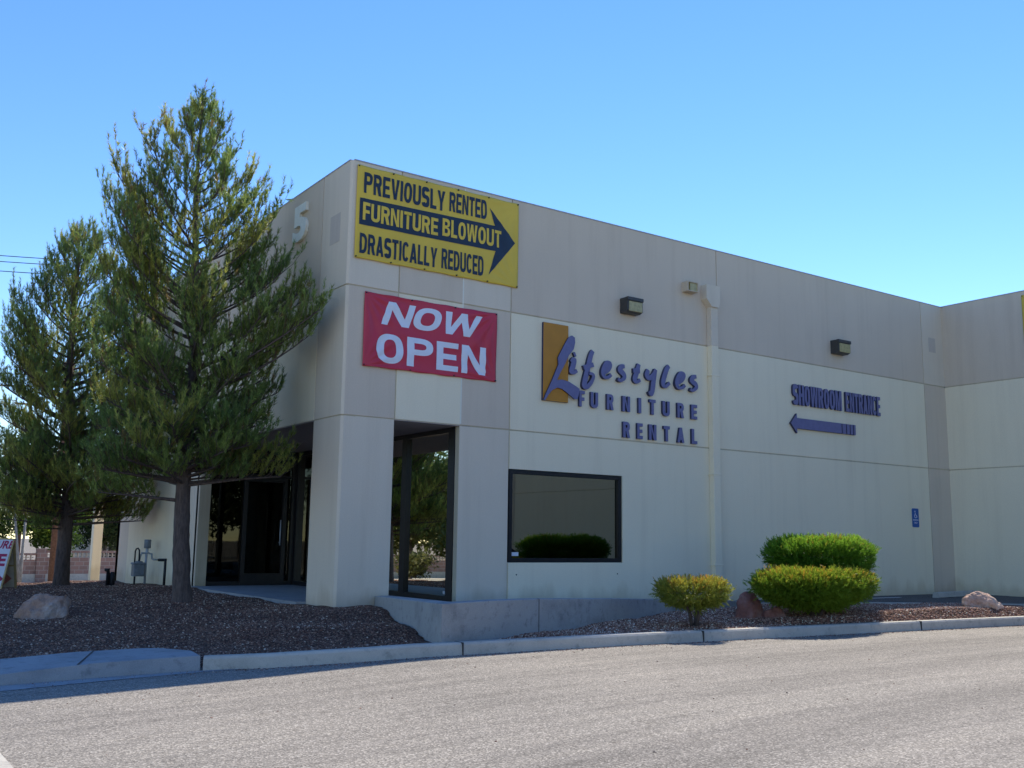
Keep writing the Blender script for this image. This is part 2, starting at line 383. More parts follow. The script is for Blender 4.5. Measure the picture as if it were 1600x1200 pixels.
def glyph(c, w, h, s, b):
    """contours of a heavy condensed grotesque capital in a w x h box; s stem, b bar thickness"""
    m = h/2
    if c == 'I': return [[(0,0),(w,0),(w,h),(0,h)]]
    if c == 'E': return [[(0,0),(w,0),(w,b),(s,b),(s,m-b/2),(w*.93,m-b/2),(w*.93,m+b/2),(s,m+b/2),(s,h-b),(w,h-b),(w,h),(0,h)]]
    if c == 'F': return [[(0,0),(s,0),(s,m-b*.6),(w*.92,m-b*.6),(w*.92,m+b*.4),(s,m+b*.4),(s,h-b),(w,h-b),(w,h),(0,h)]]
    if c == 'L': return [[(0,0),(w,0),(w,b),(s,b),(s,h),(0,h)]]
    if c == 'T': return [[(w/2-s/2,0),(w/2+s/2,0),(w/2+s/2,h-b),(w,h-b),(w,h),(0,h),(0,h-b),(w/2-s/2,h-b)]]
    if c == 'H': return [[(0,0),(s,0),(s,m-b/2),(w-s,m-b/2),(w-s,0),(w,0),(w,h),(w-s,h),(w-s,m+b/2),(s,m+b/2),(s,h),(0,h)]]
    if c == 'N': return [[(0,0),(s*.92,0),(s*.92,h*.66),(w-s*1.05,0),(w,0),(w,h),(w-s*.92,h),(w-s*.92,h*.34),(s*1.05,h),(0,h)]]
    if c == 'M': return [[(0,0),(s*.85,0),(s*.85,h*.68),(w/2-s*.38,0),(w/2+s*.38,0),(w-s*.85,h*.68),(w-s*.85,0),(w,0),(w,h),(w-s*1.2,h),(w/2,h*.36),(s*1.2,h),(0,h)]]
    if c == 'V': return [[(w/2-s*.56,0),(w/2+s*.56,0),(w,h),(w-s*1.05,h),(w/2,h*.26),(s*1.05,h),(0,h)]]
    if c == 'Y': return [[(w/2-s/2,0),(w/2+s/2,0),(w/2+s/2,h*.40),(w,h),(w-s*1.1,h),(w/2,h*.58),(s*1.1,h),(0,h),(w/2-s/2,h*.40)]]
    if c == 'W': return [[(0,h),(w*.26-s*.5,0),(w*.26+s*.5,0),(w*.5,h*.60),(w*.74-s*.5,0),(w*.74+s*.5,0),(w,h),(w-s*.98,h),(w*.74,h*.33),(w*.5+s*.46,h),(w*.5-s*.46,h),(w*.26,h*.33),(s*.98,h)]]
    if c == 'A':
        k = (w/2-.52*s)/h; y1, y2 = h*.17, h*.17+b*.95; yi = (w/2-1.04*s)/k
        return [[(0,0),(1.04*s,0),(1.04*s+k*y1,y1),(w-1.04*s-k*y1,y1),(w-1.04*s,0),(w,0),(w/2+.52*s,h),(w/2-.52*s,h)], [(1.04*s+k*y2,y2),(w-1.04*s-k*y2,y2),(w/2,min(h*.86,yi))]]
    if c == 'O': return [arc(w/2,m,w/2,m,0,350,35), arc(w/2,m,w/2-s,m-b,0,350,35)]
    if c == 'D': return [[(0,0)]+arc(w*.42,m,w*.58,m,-90,90,16)+[(0,h)], [(s,b)]+arc(w*.42,m,w*.58-s,m-b,-90,90,14)+[(s,h-b)]]
    if c == 'P':
        q = h*.40; r = (h-q)/2
        return [[(0,0),(s,0),(s,q)]+arc(w*.5,q+r,w*.5,r,-90,90,12)+[(0,h)], [(s,q+b)]+arc(w*.5,q+r,w*.5-s,r-b,-90,90,10)+[(s,h-b)]]
    if c == 'R':
        q = h*.42; r = (h-q)/2
        return [[(0,0),(s,0),(s,q),(w*.42,q),(w-s*1.12,0),(w,0),(w*.80,q+h*.035)]+arc(w*.5,q+r,w*.48,r,-48,90,10)+[(0,h)], [(s,q+b)]+arc(w*.5,q+r,w*.48-s,r-b,-90,90,10)+[(s,h-b)]]
    if c == 'B':
        q = h*.52; r1, r2 = (h-q)/2, q/2
        return [[(0,0)]+arc(w*.5,r2,w*.5,r2,-90,78,10)+arc(w*.5,q+r1,w*.45,r1,-70,90,10)+[(0,h)], [(s,b)]+arc(w*.5,(b+q-b*.5)/2,w*.5-s,(q-b*1.5)/2,-90,90,9)+[(s,q-b*.5)], [(s,q+b*.5)]+arc(w*.5,(q+b*.5+h-b)/2,w*.45-s,(h-q-b*1.5)/2,-90,90,9)+[(s,h-b)]]
    if c == 'U': return [[(0,h)]+arc(w/2,h*.30,w/2,h*.30,180,360,18)+[(w,h),(w-s,h)]+arc(w/2,h*.30,w/2-s,h*.30-b,360,180,16)+[(s,h)]]
    if c == 'C': return [arc(w/2,m,w/2,m,34,326,26)+arc(w/2,m,w/2-s,m-b,318,42,24)]
    if c == 'S':
        ry = (h-b)/4; P = arc(w/2,m+ry,w/2-s/2,ry,22,270,16,.9)[:-1]+arc(w/2,m-ry,w/2-s/2,ry,90,-158,16,.9)
        L_, R_ = [], []
        for i, p in enumerate(P):
            a, q = P[max(i-1,0)], P[min(i+1,len(P)-1)]; d = Vector((q[0]-a[0], q[1]-a[1])).normalized(); t = .5*(s*abs(d.y)+b*abs(d.x))
            L_.append((p[0]-d.y*t, p[1]+d.x*t)); R_.append((p[0]+d.y*t, p[1]-d.x*t))
        return [L_+R_[::-1]]
WID = {'I': .0, 'M': 1.28, 'W': 1.42, 'E': .86, 'F': .84, 'L': .80, 'T': .90, 'S': .94, 'V': 1.02, 'A': 1.05, 'Y': 1.0, 'C': .95}
def block_on(mb, word, u0, u1, z0, z1, frame, mat, side=None, stem=.24, bar=.17, gap=.10, shear=0.0, depth=0.0, out=.004):
    """heavy sans lettering fitted to u0..u1 (u1 < u0 mirrors); stem as a share of a normal letter's width, bar as a share of the height"""
    W_ = u1-u0; H_ = z1-z0; sh = shear*H_*(1 if W_ > 0 else -1); W0 = abs(W_)-abs(sh)
    tot = sum((stem if c == 'I' else WID.get(c, 1.0)) for c in word)+gap*(len(word)-1); k = W0/tot; x = 0
    for c in word:
        w = (stem if c == 'I' else WID.get(c, 1.0))*k
        cons = glyph(c, w, H_, stem*k, bar*H_)
        cu = bpy.data.curves.new('t', 'CURVE'); cu.dimensions = '2D'; cu.fill_mode = 'BOTH' if depth else 'FRONT'; cu.extrude = .5 if depth else 0
        for con in cons:
            sp = cu.splines.new('POLY'); sp.points.add(len(con)-1); sp.use_cyclic_u = True
            for p_, (a, b) in zip(sp.points, con): p_.co = (a, b, 0, 1)
        ob = bpy.data.objects.new('t', cu); COL.objects.link(ob); dg = bpy.context.evaluated_depsgraph_get(); dg.update()
        me = bpy.data.meshes.new_from_object(ob.evaluated_get(dg)); vs = []
        for v in me.vertices:
            uu = x+v.co.x+abs(sh)*v.co.y/H_; vs.append(frame(u0+uu*(1 if W_ > 0 else -1), z0+v.co.y, out+(depth*(v.co.z+.5) if depth else 0)))
        fr = [tuple(p.vertices) for p in me.polygons if abs(p.normal.z) > .5]; rs = [tuple(p.vertices) for p in me.polygons if abs(p.normal.z) <= .5]
        mb.add(vs, fr, mat)
        if rs: o0 = len(mb.v)-len(vs); kk = mb.mi(side or mat); [ (mb.f.append(tuple(i+o0 for i in f)), mb.m.append(kk), mb.smooth.append(False)) for f in rs ]
        bpy.data.objects.remove(ob); bpy.data.curves.remove(cu); bpy.data.meshes.remove(me); x += w+gap*k
Fmain = lambda u, z, d: (u, -d, z)                 # main facade, facing -Y
Fside = lambda u, z, d: (-d, u, z)                 # side facade, facing -X (u = y)
WX = 15.32
Fwing = lambda u, z, d: (WX-d, u, z)

# ------------------------------------------------------------------ terrain
def road_z(x): return np.interp(x, [-4.9, -2.6, -0.8, 2, 20], [-0.06, 0.0, 0.06, 0.08, 0.08])
def drop(y):
    t = np.clip((np.asarray(y)-13)/(37-13), 0, 1); return -0.98*t*t*(3-2*t)
def terr(X, Y): return road_z(X)+drop(Y)
foot = [(-4.6,-2.92),(-3.78,-2.96),(-2.82,-3.08),(-2.2,-3.34),(-1.69,-3.46),(-1.25,-3.57),(-0.2,-3.68),(0.94,-3.77),(1.56,-3.83),(3.17,-3.96),(5.5,-4.10),(7.38,-4.24),(9.86,-4.43),(12.2,-4.6),(13.4,-4.7)]
tag(grid_mesh('road', np.concatenate([np.linspace(-90, -8, 12), np.linspace(-7.5, 22, 60), np.linspace(26, 90, 10)]),
      np.concatenate([np.linspace(-90, -16, 10), np.linspace(-15, 50, 66)]), terr, M['asphalt']), kind='structure')
tag(grid_mesh('ground', np.linspace(-900, 900, 20), np.concatenate([np.linspace(-900, -90.5, 6), np.linspace(49, 900, 12)]), lambda X, Y: np.where(Y > 0, -0.93, 0.0)+0*X-0.02,
      plain('dry_soil', (0.20, 0.165, 0.13), 0.95)), kind='structure')
# concrete street apron at the lower left
g = MB(); n_ = 40
ys_ = np.linspace(-60, -3.6, n_)
for a, b in zip(ys_[:-1], ys_[1:]):
    g.add([(-8.0, a, -0.055), (-5.01, a, -0.055), (-5.01, b, -0.055), (-8.0, b, -0.055)], [(0, 1, 2, 3)], M['curb'])
tag(g.build('gutter_apron'), kind='structure')

# gravel beds
CP = np.array([(-.3,-.2,.345),(.6,-.35,.375),(-.2,3,.345),(-.1,6,.37),(-.3,8,.31),(-.2,11,.235),(-.3,12,.255),(-1.55,1.8,.355),(-3.3,1.6,.19),(-4.4,-1.75,.035),(-4.9,-2.3,-.02),(-3.8,-1.9,.07),(-3.8,-2.4,.03),(-3.0,-2.1,.10),(-3.1,-2.6,.07),
  (-2.7,-2.95,.085),(-2.2,-3.2,.105),(-1.6,-3.3,.125),(-1.0,-3.4,.145),(-.45,-3.5,.16),(.1,-1.8,.25),(-1.2,-1.5,.26),(-2.3,10,.25),(-1.75,9.3,.265),(-3.5,5,.24),(-2.95,7.5,.315),(-3.7,7.3,.305),(-2.2,7.6,.315),(-5,6,.14),(-5,0,.06),(-5.5,10,.05),(-2,14,.12),(-4,14,-.02),(1,14,.1),
  (1.0,-3.55,.165),(1.3,-3.2,.185),(2.2,-3.65,.18),(3.2,-3.75,.20),(3.7,-3.3,.24),(3.2,-2.6,.23),(4.5,-3.82,.20),(5.2,-2.0,.26),(5.2,-3.5,.27),(6.2,-3.78,.28),(6.4,-3.4,.33),(7.3,-3.92,.325),(7.5,-3.62,.345),(7,-2.2,.29),(8.6,-3.98,.34),(8.6,-3.66,.35),(9.9,-4.08,.325),(9.9,-3.74,.335),(9,-2.6,.29),(10.9,-3.8,.31),(12,-4.3,.2),
  (1.0,-3.75,.14),(3.2,-3.93,.16),(5.2,-4.0,.165),(-1.3,-3.6,.10),(-2.2,-3.35,.06)])
def grav(X, Y):
    X = np.asarray(X, float); Y = np.asarray(Y, float); num = 0; den = 0
    for x, y, z in CP:
        d = ((X-x)**2+(Y-y)**2+0.012)**-1.7; num = num+d*z; den = den+d
    z = num/den; edge = np.clip((Y+3.6)/1.2, .12, 1)
    z = z+(0.014*np.sin(X*3.1+Y*1.7)*np.sin(Y*2.3-X*1.1)+0.007*np.sin(X*9+Y*4)*np.sin(Y*8-X*5))*edge
    fx, fy = zip(*foot[2:]); d = Y-(np.interp(X, fx, fy)+.15); z = np.where(X > -2.82, np.minimum(z, road_z(X)+.118+np.interp(X, [4.5, 6.5], [.45, .75])*d), z)
    d2 = Y-np.interp(X, [-6.5, -4.5, -3.78, -3.15, -2.78], [-1.78, -1.78, -1.93, -2.05, -2.5]); wt = np.interp(X, [-6.5, -4.7, -3.9, -2.8], [0.0, 0.035, 0.10, 0.135])
    return np.where(X <= -2.76, np.minimum(z, wt-.008+.40*d2), z)
left_poly = [(-5.2,-2.0),(-2.95,-2.35),(-2.72,-3.16),(-2.2,-3.42),(-1.25,-3.64),(-0.45,-3.72),(0.6,-0.1),(0.3,0.3),(-0.1,0.5),(0.05,12.2),(2,12.4),(2,15),(-6,15),(-6,-2)]
back_line = [(-.35,-3.5),(.47,-3.25),(1.35,-2.95),(2.3,-2.68),(3.25,-2.35),(4.15,-1.98),(5.35,-1.55),(6.7,-1.45),(8.0,-1.75),(9.3,-2.25),(10.4,-2.95),(11.4,-3.6),(12.4,-4.25)]
right_poly = back_line+[(13.0,-4.6),(9.86,-4.49),(7.38,-4.3),(5.5,-4.16),(3.17,-4.02),(1.56,-3.89),(.94,-3.83),(-.2,-3.74)]
tag(grid_mesh('gravel_bed', np.arange(-6, 2.2, .09), np.arange(-3.8, 15.2, .09), grav, M['gravel'], lambda x, y: inpoly(x, y, left_poly) & ((x < -2.82) | (y > np.interp(x, *zip(*foot[2:]))+.06))), kind='structure')
tag(grid_mesh('gravel_bed', np.arange(-.5, 13.2, .06), np.arange(-4.7, -1.2, .06), grav, M['gravel'], lambda x, y: inpoly(x, y, right_poly) & (y > np.interp(x, *zip(*foot[2:]))+.06)), kind='structure')
def stones(name, n, sampler, smin, smax, pale=1.0):
    xy = sampler(n); n = len(xy); z = grav(xy[:, 0], xy[:, 1])
    s = rng.uniform(smin, smax, n)**1.0
    base = np.array([(1,0,0),(0,1,0),(-1,0,0),(0,-1,0),(0,0,1),(0,0,-1)], float)
    tri = np.array([(0,1,4),(1,2,4),(2,3,4),(3,0,4),(1,0,5),(2,1,5),(3,2,5),(0,3,5)])
    V = base[None]*rng.uniform(0.6, 1.25, (n, 6, 1)); V = V+rng.normal(0, .14, V.shape)
    an = rng.uniform(0, 6.28, n); c, sn = np.cos(an), np.sin(an)
    x = V[..., 0]*c[:, None]-V[..., 1]*sn[:, None]; y = V[..., 0]*sn[:, None]+V[..., 1]*c[:, None]
    V = np.stack([x, y, V[..., 2]*0.65], -1)*s[:, None, None]
    V += np.stack([xy[:, 0], xy[:, 1], z+s*0.25], -1)[:, None]
    co = V[:, tri].reshape(-1, 3)
    pal = np.array([(.13,.058,.038),(.22,.108,.070),(.32,.18,.125),(.42,.28,.20),(.64,.52,.40),(.16,.11,.08)])
    t = pal[rng.choice(6, n, p=[.24,.27,.22,.14,.06,.07])]*rng.uniform(.8, 1.15, (n, 1))*pale; t = np.clip(t, 0, .85)
    return fast_mesh(name, co, 3, M['stones'], np.repeat(t, 8, 0))
def samp(poly, box, pw=None):
    def f(n):
        p = np.stack([rng.uniform(box[0], box[1], n), rng.uniform(box[2], box[3], n)], 1)
        k = inpoly(p[:, 0], p[:, 1], poly); return p[k]
    return f
rp2 = back_line[1:11]+[(11,-4.3),(9.86,-4.27),(7.38,-4.08),(5.5,-3.94),(3.17,-3.80),(1.56,-3.67),(.94,-3.61)]
tag(stones('loose_gravel', 90000, samp(rp2, (-.2, 11, -4.5, -1.4)), .006, .019, 1.4), kind='stuff')  # right bed stones tinted lighter: sunlit brightness put into their colour
tag(stones('loose_gravel', 60000, samp([(-4.8,-1.72),(-3.1,-1.97),(-2.82,-2.15),(-2.55,-2.95),(-2.1,-3.17),(-1.25,-3.40),(-.5,-3.5),(.45,-.3),(-.2,-.1),(-.25,12),(-5,12)], (-4.8, .5, -3.6, 12)), .006, .016), kind='stuff')
def grit(n):
    x = rng.uniform(-4.4, 10.5, n); y = np.interp(x, *zip(*foot))-np.abs(rng.normal(0, .09, n))-.01; k = rng.random(n) < .35
    x2 = rng.uniform(-4.8, 10, n); y2 = rng.uniform(-10, -4, n); return np.stack([np.where(k & (rng.random(n) < .25), x2, x), np.where(k & (rng.random(n) < .25), np.minimum(y2, np.interp(x, *zip(*foot))-.05), y)], 1)
_g = grav
grav = lambda X, Y: road_z(np.asarray(X))-.001
tag(stones('loose_grit', 2600, grit, .004, .011), kind='stuff')
grav = _g
# ------------------------------------------------------------------ curb and pavement
def strip(name, line, zf, hh, wd, mat, joints=()):
    """kerb following line (front foot), rising hh, wd wide behind, slightly battered with a rounded nose"""
    L = [Vector((x, y, 0)) for x, y in line]; pts = []
    for a, b in zip(L[:-1], L[1:]):
        k = max(1, int((b-a).length/0.25))
        pts += [a.lerp(b, i/k) for i in range(k)]
    pts.append(L[-1]); vs = []; prof = [(0, -0.12), (0, 0), (0.012, hh-0.022), (0.03, hh), (wd, hh), (wd, -0.12)]
    for i, p in enumerate(pts):
        d = (pts[min(i+1, len(pts)-1)]-pts[max(i-1, 0)]).normalized(); nrm = Vector((-d.y, d.x, 0)); zz = float(zf(p.x, p.y))
        for o_, h_ in prof: vs.append((p.x+nrm.x*o_, p.y+nrm.y*o_, zz+h_))
    k = len(prof); fs = []
    for i in range(len(pts)-1):
        for j in range(k-1): fs.append((i*k+j, (i+1)*k+j, (i+1)*k+j+1, i*k+j+1))
    fs.append(tuple(range(k))); fs.append(tuple(range((len(pts)-1)*k, len(pts)*k))[::-1])
    mb = MB(); mb.add(vs, fs, mat)
    for jx, jy in joints:
        zz = float(zf(jx, jy)); mb.box((jx-.006, jy-.003, zz), (jx+.006, jy+.17, zz+hh+.0025), M['joint_dark'])
    return mb.build(name)
M['joint_dark'] = plain('joint_gap', (0.06, 0.055, 0.05), 0.9)
tag(strip('curb', foot[2:], lambda x, y: road_z(x), .13, .15, M['curb'], [(-.2,-3.683),(3.17,-3.965),(7.38,-4.245)]), kind='structure')
# pavement strip at the left: a ramp that sinks towards the street
def walk_top(x): return np.interp(x, [-6.5, -4.7, -3.9, -2.8], [0.0, 0.035, 0.10, 0.135])+0.0
mb = MB(); front = [(-6.5,-2.93),(-5.2,-2.92),(-4.6,-2.92),(-3.78,-2.96),(-3.2,-3.02),(-2.84,-3.08)]
back = [(-6.5,-1.78),(-5.2,-1.78),(-4.5,-1.78),(-3.78,-1.93),(-3.15,-2.05),(-2.98,-2.18)]
nf_ = len(front); top_f = [(x, y+.035, float(walk_top(x))) for x, y in front]; top_b = [(x, y, float(walk_top(x))+.006) for x, y in back]
bot_f = [(x, y, float(road_z(x))-.15) for x, y in front]
mid = (-2.78,-2.55,float(walk_top(-2.8)))
vs = top_f+top_b+bot_f; fs = []
for i in range(nf_-1):
    fs += [(i, i+1, nf_+i+1, nf_+i), (2*nf_+i, 2*nf_+i+1, i+1, i)]
vs.append(mid); vs.append((mid[0], mid[1], -.1)); fs.append((nf_-1, len(vs)-2, 2*nf_-1)); fs.append((3*nf_-1, len(vs)-1, len(vs)-2, nf_-1))
mb.add(vs, fs, M['walk'])
tag(mb.build('sidewalk'), kind='structure')
mb = MB()      # dirty kerb face stain band and control joint are real: a shallow groove and a thin gutter pan
mb.prism([(-3.60,-1.985,.118),(-3.585,-1.985,.119),(-3.93,-2.92,.1005),(-3.945,-2.92,.0995)], (0, 0, .004), M['joint_dark'])
tag(mb.build('sidewalk_joint'), kind='structure')
mb = MB()
gp = [(-7,-2.93),(-4.6,-2.925),(-3.78,-2.965),(-2.84,-3.085),(-2.4,-3.25)]; gq = [(-7,-3.30),(-4.6,-3.26),(-3.78,-3.19),(-2.84,-3.19),(-2.4,-3.255)]
for i in range(len(gp)-1):
    P4 = [gp[i], gp[i+1], gq[i+1], gq[i]]
    mb.add([(x, y, float(road_z(x))+.004) for x, y in P4][::-1], [(0, 1, 2, 3)], M['walk'])
tag(mb.build('gutter_pan'), kind='structure')
# retaining wall along the raised path
mb = MB()
fr = [(.62,-.02,.49),(-.38,-3.52,.60),(.45,-3.28,.605),(1.33,-2.99,.59),(2.3,-2.68,.555),(3.25,-2.36,.52),(4.15,-1.99,.475),(5.35,-1.56,.425),(6.75,-1.42,.36)]
def offs(line, d):
    out = []
    for i, p in enumerate(line):
        a = Vector(line[max(i-1, 0)][:2]); b = Vector(line[min(i+1, len(line)-1)][:2]); t = (b-a).normalized(); out.append((p[0]-t.y*d, p[1]+t.x*d, p[2]))
    return out
seg1 = [fr[0], fr[1]]; seg2 = fr[1:]
def wall_strip(mb, A, B, z0, mat):
    n = len(A); vs = [(x, y, z) for x, y, z in A]+[(x, y, z) for x, y, z in B]+[(x, y, z0) for x, y, z in A]+[(x, y, z0) for x, y, z in B]; fs = []
    for i in range(n-1): fs += [(i, i+1, n+i+1, n+i), (2*n+i, 2*n+i+1, i+1, i), (n+i, n+i+1, 3*n+i+1, 3*n+i)]
    fs += [(0, n, 3*n, 2*n), (n-1, 2*n-1, 4*n-1, 3*n-1)]; mb.add(vs, fs, mat)
in2 = offs(seg2, .2); in2[0] = (-.08,-3.23,.60)
wall_strip(mb, seg2, in2, -.1, M['retain'])
wall_strip(mb, [fr[0], fr[1]], [(.86,-.02,.49), in2[0]], -.1, M['retain'])
for jx, jy, jt in ((1.33,-2.99,.59),): mb.box((jx-.008, jy-.004, .15), (jx+.008, jy+.05, jt+.002), M['joint_dark'])
o = mb.build('retaining_wall', bevel=.008); tag(o, 'low stained grey concrete retaining wall curving out from the corner column along the kerb', 'wall')
# path slab behind it, porch slab
mb = MB(); sl = [(x, y) for x, y, z in in2]
top = [(x, y, max(.3, min(.40, z-.06))) for x, y, z in in2]+[(6.75,-.006,.30),(2.93,-.006,.38),(.87,-.006,.385)]
mb.prism([(x, y, -.05) for x, y, z in top], (0, 0, 0.05), M['porch']); mb.add(top, [tuple(range(len(top)))], M['porch'])
tag(mb.build('path'), kind='structure')

# rear kerb of the island and parking lot
def lot_z(X, Y): return np.where(np.asarray(X) > 12.2, np.interp(Y, [-7.5, -4.6], [.07, .27]), .27)+0*X
def lotkeep(x, y): return (~inpoly(x, y, right_poly)) & ((y > -1.25) | inpoly(x, y, [(6.7,-1.35),(8.0,-1.7),(9.3,-2.2),(10.4,-2.9),(12.4,-4.2),(13.1,-4.7),(13.1,-7.6),(15.32,-7.6),(15.32,0),(6.7,0)]))
tag(grid_mesh('parking_lot', np.arange(6.75, 15.5, .12), np.arange(-7.6, .05, .12), lot_z, M['lot'], lotkeep), kind='structure')
bl = back_line[7:]
tag(strip('curb', [(x, y+.16) for x, y in bl][::-1], lambda x, y: .25, .075, .15, M['curb']), kind='structure')
# painted stall line
mb = MB(); mb.add([(9.2,-.5,.275),(12.2,-.62,.275),(12.2,-.72,.275),(9.2,-.60,.275)], [(0, 1, 2, 3)], M['sticker'])
tag(mb.build('stall_line'), kind='structure')

# ------------------------------------------------------------------ the building
ZT, ZM, ZL = 6.89, 4.98, 3.05
B = empty('building', (0, 0, .35), 0, 'long flat-roofed concrete showroom building painted in cream and tan panels with a recessed corner entrance', 'building')
B_inv = Matrix.Translation((0, 0, -.35))
def part(mb, name, parent=B, bevel=0):
    o = mb.build(name, parent, bevel); 
    if parent is B: o.matrix_parent_inverse = B_inv
    return o
def grid_wall(frame, us, zs, cell, gu, gz, depth=.22, g=.011, inset=.014):
    """panels between breaks us / zs; cell(i, j) -> material or None (hole); gu, gz: breaks that are grooves"""
    mb = MB()
    def bx(u0, u1, z0, z1, d0, d1, mat):
        P = [frame(u, z, d) for d in (d0, d1) for (u, z) in ((u0, z0), (u1, z0), (u1, z1), (u0, z1))]
        mb.add(P, [(0,1,2,3),(4,5,6,7),(0,1,5,4),(1,2,6,5),(2,3,7,6),(3,0,4,7)], mat)
    for i in range(len(us)-1):
        for j in range(len(zs)-1):
            mat = cell(i, j)
            if mat is None: continue
            a = g if i in gu else 0; b = g if i+1 in gu else 0; c = g if j in gz else 0; d = g if j+1 in gz else 0
            # grooves do not open onto holes
            bx(us[i]+a, us[i+1]-b, zs[j]+c, zs[j+1]-d, 0, -inset, mat)
            bx(us[i], us[i+1], zs[j], zs[j+1], -inset, -depth, M['reveal'] if (a+b+c+d) else mat)
    return mb
W_, T_, L_, P_ = M['white'], M['tan'], M['light_tan'], M['patch']
# main facade: columns 0 .87 2.0/2.05 2.92 | 2.96 5.32 window | 7.75 | 14.49 | 15.32
us = [.035, .86, 2.0, 2.935, 5.33, 7.746, 14.486, 15.10-.0]
us = [.035, .86, 2.0, 2.935, 5.33, 7.746, 14.486, 15.32]
zs = [-.2, .957, 2.43, ZL, ZM, ZT]
def c_main(i, j):
    if j < 3:
        if i == 0: return L_
        if i == 1: return None
        if i == 2: return L_
        if i == 3: return None if j == 1 else W_
        if i == 6: return T_
        return W_
    if j == 3: return [T_, W_, T_, W_, W_, W_, T_][i]
    return [L_, T_, L_, T_, T_, T_, L_][i]
gus = {1, 3, 5, 6}
part(grid_wall(Fmain, us, zs, c_main, gus, {3, 4}), 'wall', bevel=0)
# chamfered corner strip joining the two facades
mb = MB()
for z0, z1, mt in ((-.2, ZL-.011, L_), (ZL+.011, ZM-.011, L_), (ZM+.011, ZT, L_)):
    mb.prism([(.035, 0, z0), (0, .035, z0), (0.0, .22, z0), (.22, .22, z0), (.22, 0, z0)][0:2]+[(.2, .2, z0)], (0, 0, z1-z0), mt)
mb.box((.012, .012, -.2), (.03, .03, ZT), M['reveal']) if False else None
part(mb, 'corner_strip')
# side facade (u = y)
us2 = [.035, .968, 3.0, 6.15, 7.55, 11.1, 12.1]
zs2 = [-.2, ZL, ZM, ZT]
def c_side(i, j):
    if j == 0: return [L_, None, None, L_, W_, L_][i]
    if j == 1: return [L_, W_, W_, W_, W_, L_][i]
    return [L_, T_, T_, T_, T_, L_][i]
part(grid_wall(Fside, us2, zs2, c_side, {1, 4}, {1, 2}), 'wall')
# wing facade
us3 = [-24.0, -18.2, -17.2, -9.4, -8.9, 0.0]
def c_wing(i, j):
    if j == 4: return T_
    return T_ if i == 1 or i == 3 else W_
part(grid_wall(Fwing, us3, [-.2, 1.2, 1.6, ZL, ZM, ZT], c_wing, {1, 2, 3, 4}, {3, 4}), 'wall')
# back faces of column and pier, jambs
mb = MB()
mb.box((.2205, .2205, .0), (.84, .95, ZL-.002), L_); mb.box((.2205, .005, 0), (.84, .2195, ZL-.003), L_); mb.box((.005, .2205, 0), (.2195, .95, ZL-.004), L_)
part(mb, 'column')
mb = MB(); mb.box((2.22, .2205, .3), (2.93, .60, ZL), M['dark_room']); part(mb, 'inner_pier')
mb = MB(); mb.box((.2215, 6.27, .3), (2.1, 6.55, ZL), M['dark_room']); part(mb, 'inner_pier') if False else None
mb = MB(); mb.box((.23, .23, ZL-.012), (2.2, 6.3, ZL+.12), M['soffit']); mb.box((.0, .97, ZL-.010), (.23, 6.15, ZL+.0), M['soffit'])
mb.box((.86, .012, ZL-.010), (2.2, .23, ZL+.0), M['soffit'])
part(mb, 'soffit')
mb = MB(); mb.box((-.16, .95, .0), (2.2, 6.2, .372), M['porch']); mb.box((.87, -.004, 0), (2.2, .95, .3705), M['porch'])
part(mb, 'porch_slab')
# roof, parapet back, coping
mb = MB()
mb.box((.2, .2, 6.2), (15.3, 12.0, 6.3), M['roof']); mb.box((15.5, -23.9, 6.2), (40, 12.0, 6.3), M['roof'])
part(mb, 'roof')
mb = MB()
mb.box((.05, -.006, ZT+.001), (WX-.006, .24, ZT+.022), M['coping']); mb.box((-.006, .05, ZT), (.24, 12.1, ZT+.021), M['coping'])
mb.box((WX-.006, -24, ZT-.001), (WX+.24, 0.26, ZT+.023), M['coping'])
part(mb, 'coping')
mb = MB()    # outer shell closing the building at the back
mb.box((.0, 11.9, -.9), (40, 12.1, ZT), W_); mb.box((39.8, -24, -.2), (40, 11.9, ZT), W_); mb.box((15.54, -24, -.2), (39.8, -23.8, ZT), W_)
part(mb, 'rear_wall')
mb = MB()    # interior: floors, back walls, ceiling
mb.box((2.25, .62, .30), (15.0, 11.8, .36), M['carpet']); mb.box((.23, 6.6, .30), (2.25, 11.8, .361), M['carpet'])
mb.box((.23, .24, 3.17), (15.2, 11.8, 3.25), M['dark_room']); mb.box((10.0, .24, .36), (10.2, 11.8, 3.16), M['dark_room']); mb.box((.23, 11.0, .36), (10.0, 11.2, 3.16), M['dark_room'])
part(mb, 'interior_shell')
# recessed square patches in the corner pilasters
mb = MB()
def patchq(fr, u0, u1, z0, z1):
    P = [fr(u, z, d) for d in (.003, -.01) for (u, z) in ((u0, z0), (u1, z0), (u1, z1), (u0, z1))]
    mb.add(P, [(0,1,2,3),(4,5,6,7),(0,1,5,4),(1,2,6,5),(2,3,7,6),(3,0,4,7)], M['patch'])
patchq(Fside, .31, .66, 5.71, 6.16); part(mb, 'square_panel'); mb = MB()
patchq(Fmain, 14.75, 15.02, 5.76, 6.10); part(mb, 'square_panel')
# faint vertical joint strips
mb = MB()
for fr_, u, z0, z1 in ((Fmain, 2.012, ZL+.02, ZT-.02), (Fside, 7.55, .4, ZL-.02)):
    mb = MB(); P = [fr_(uu, z, d) for d in (.002, -.004) for (uu, z) in ((u-.012, z0), (u+.012, z0), (u+.012, z1), (u-.012, z1))]
    mb.add(P, [(0,1,2,3),(4,5,6,7),(0,1,5,4),(1,2,6,5),(2,3,7,6),(3,0,4,7)], M['joint']); part(mb, 'joint_strip')

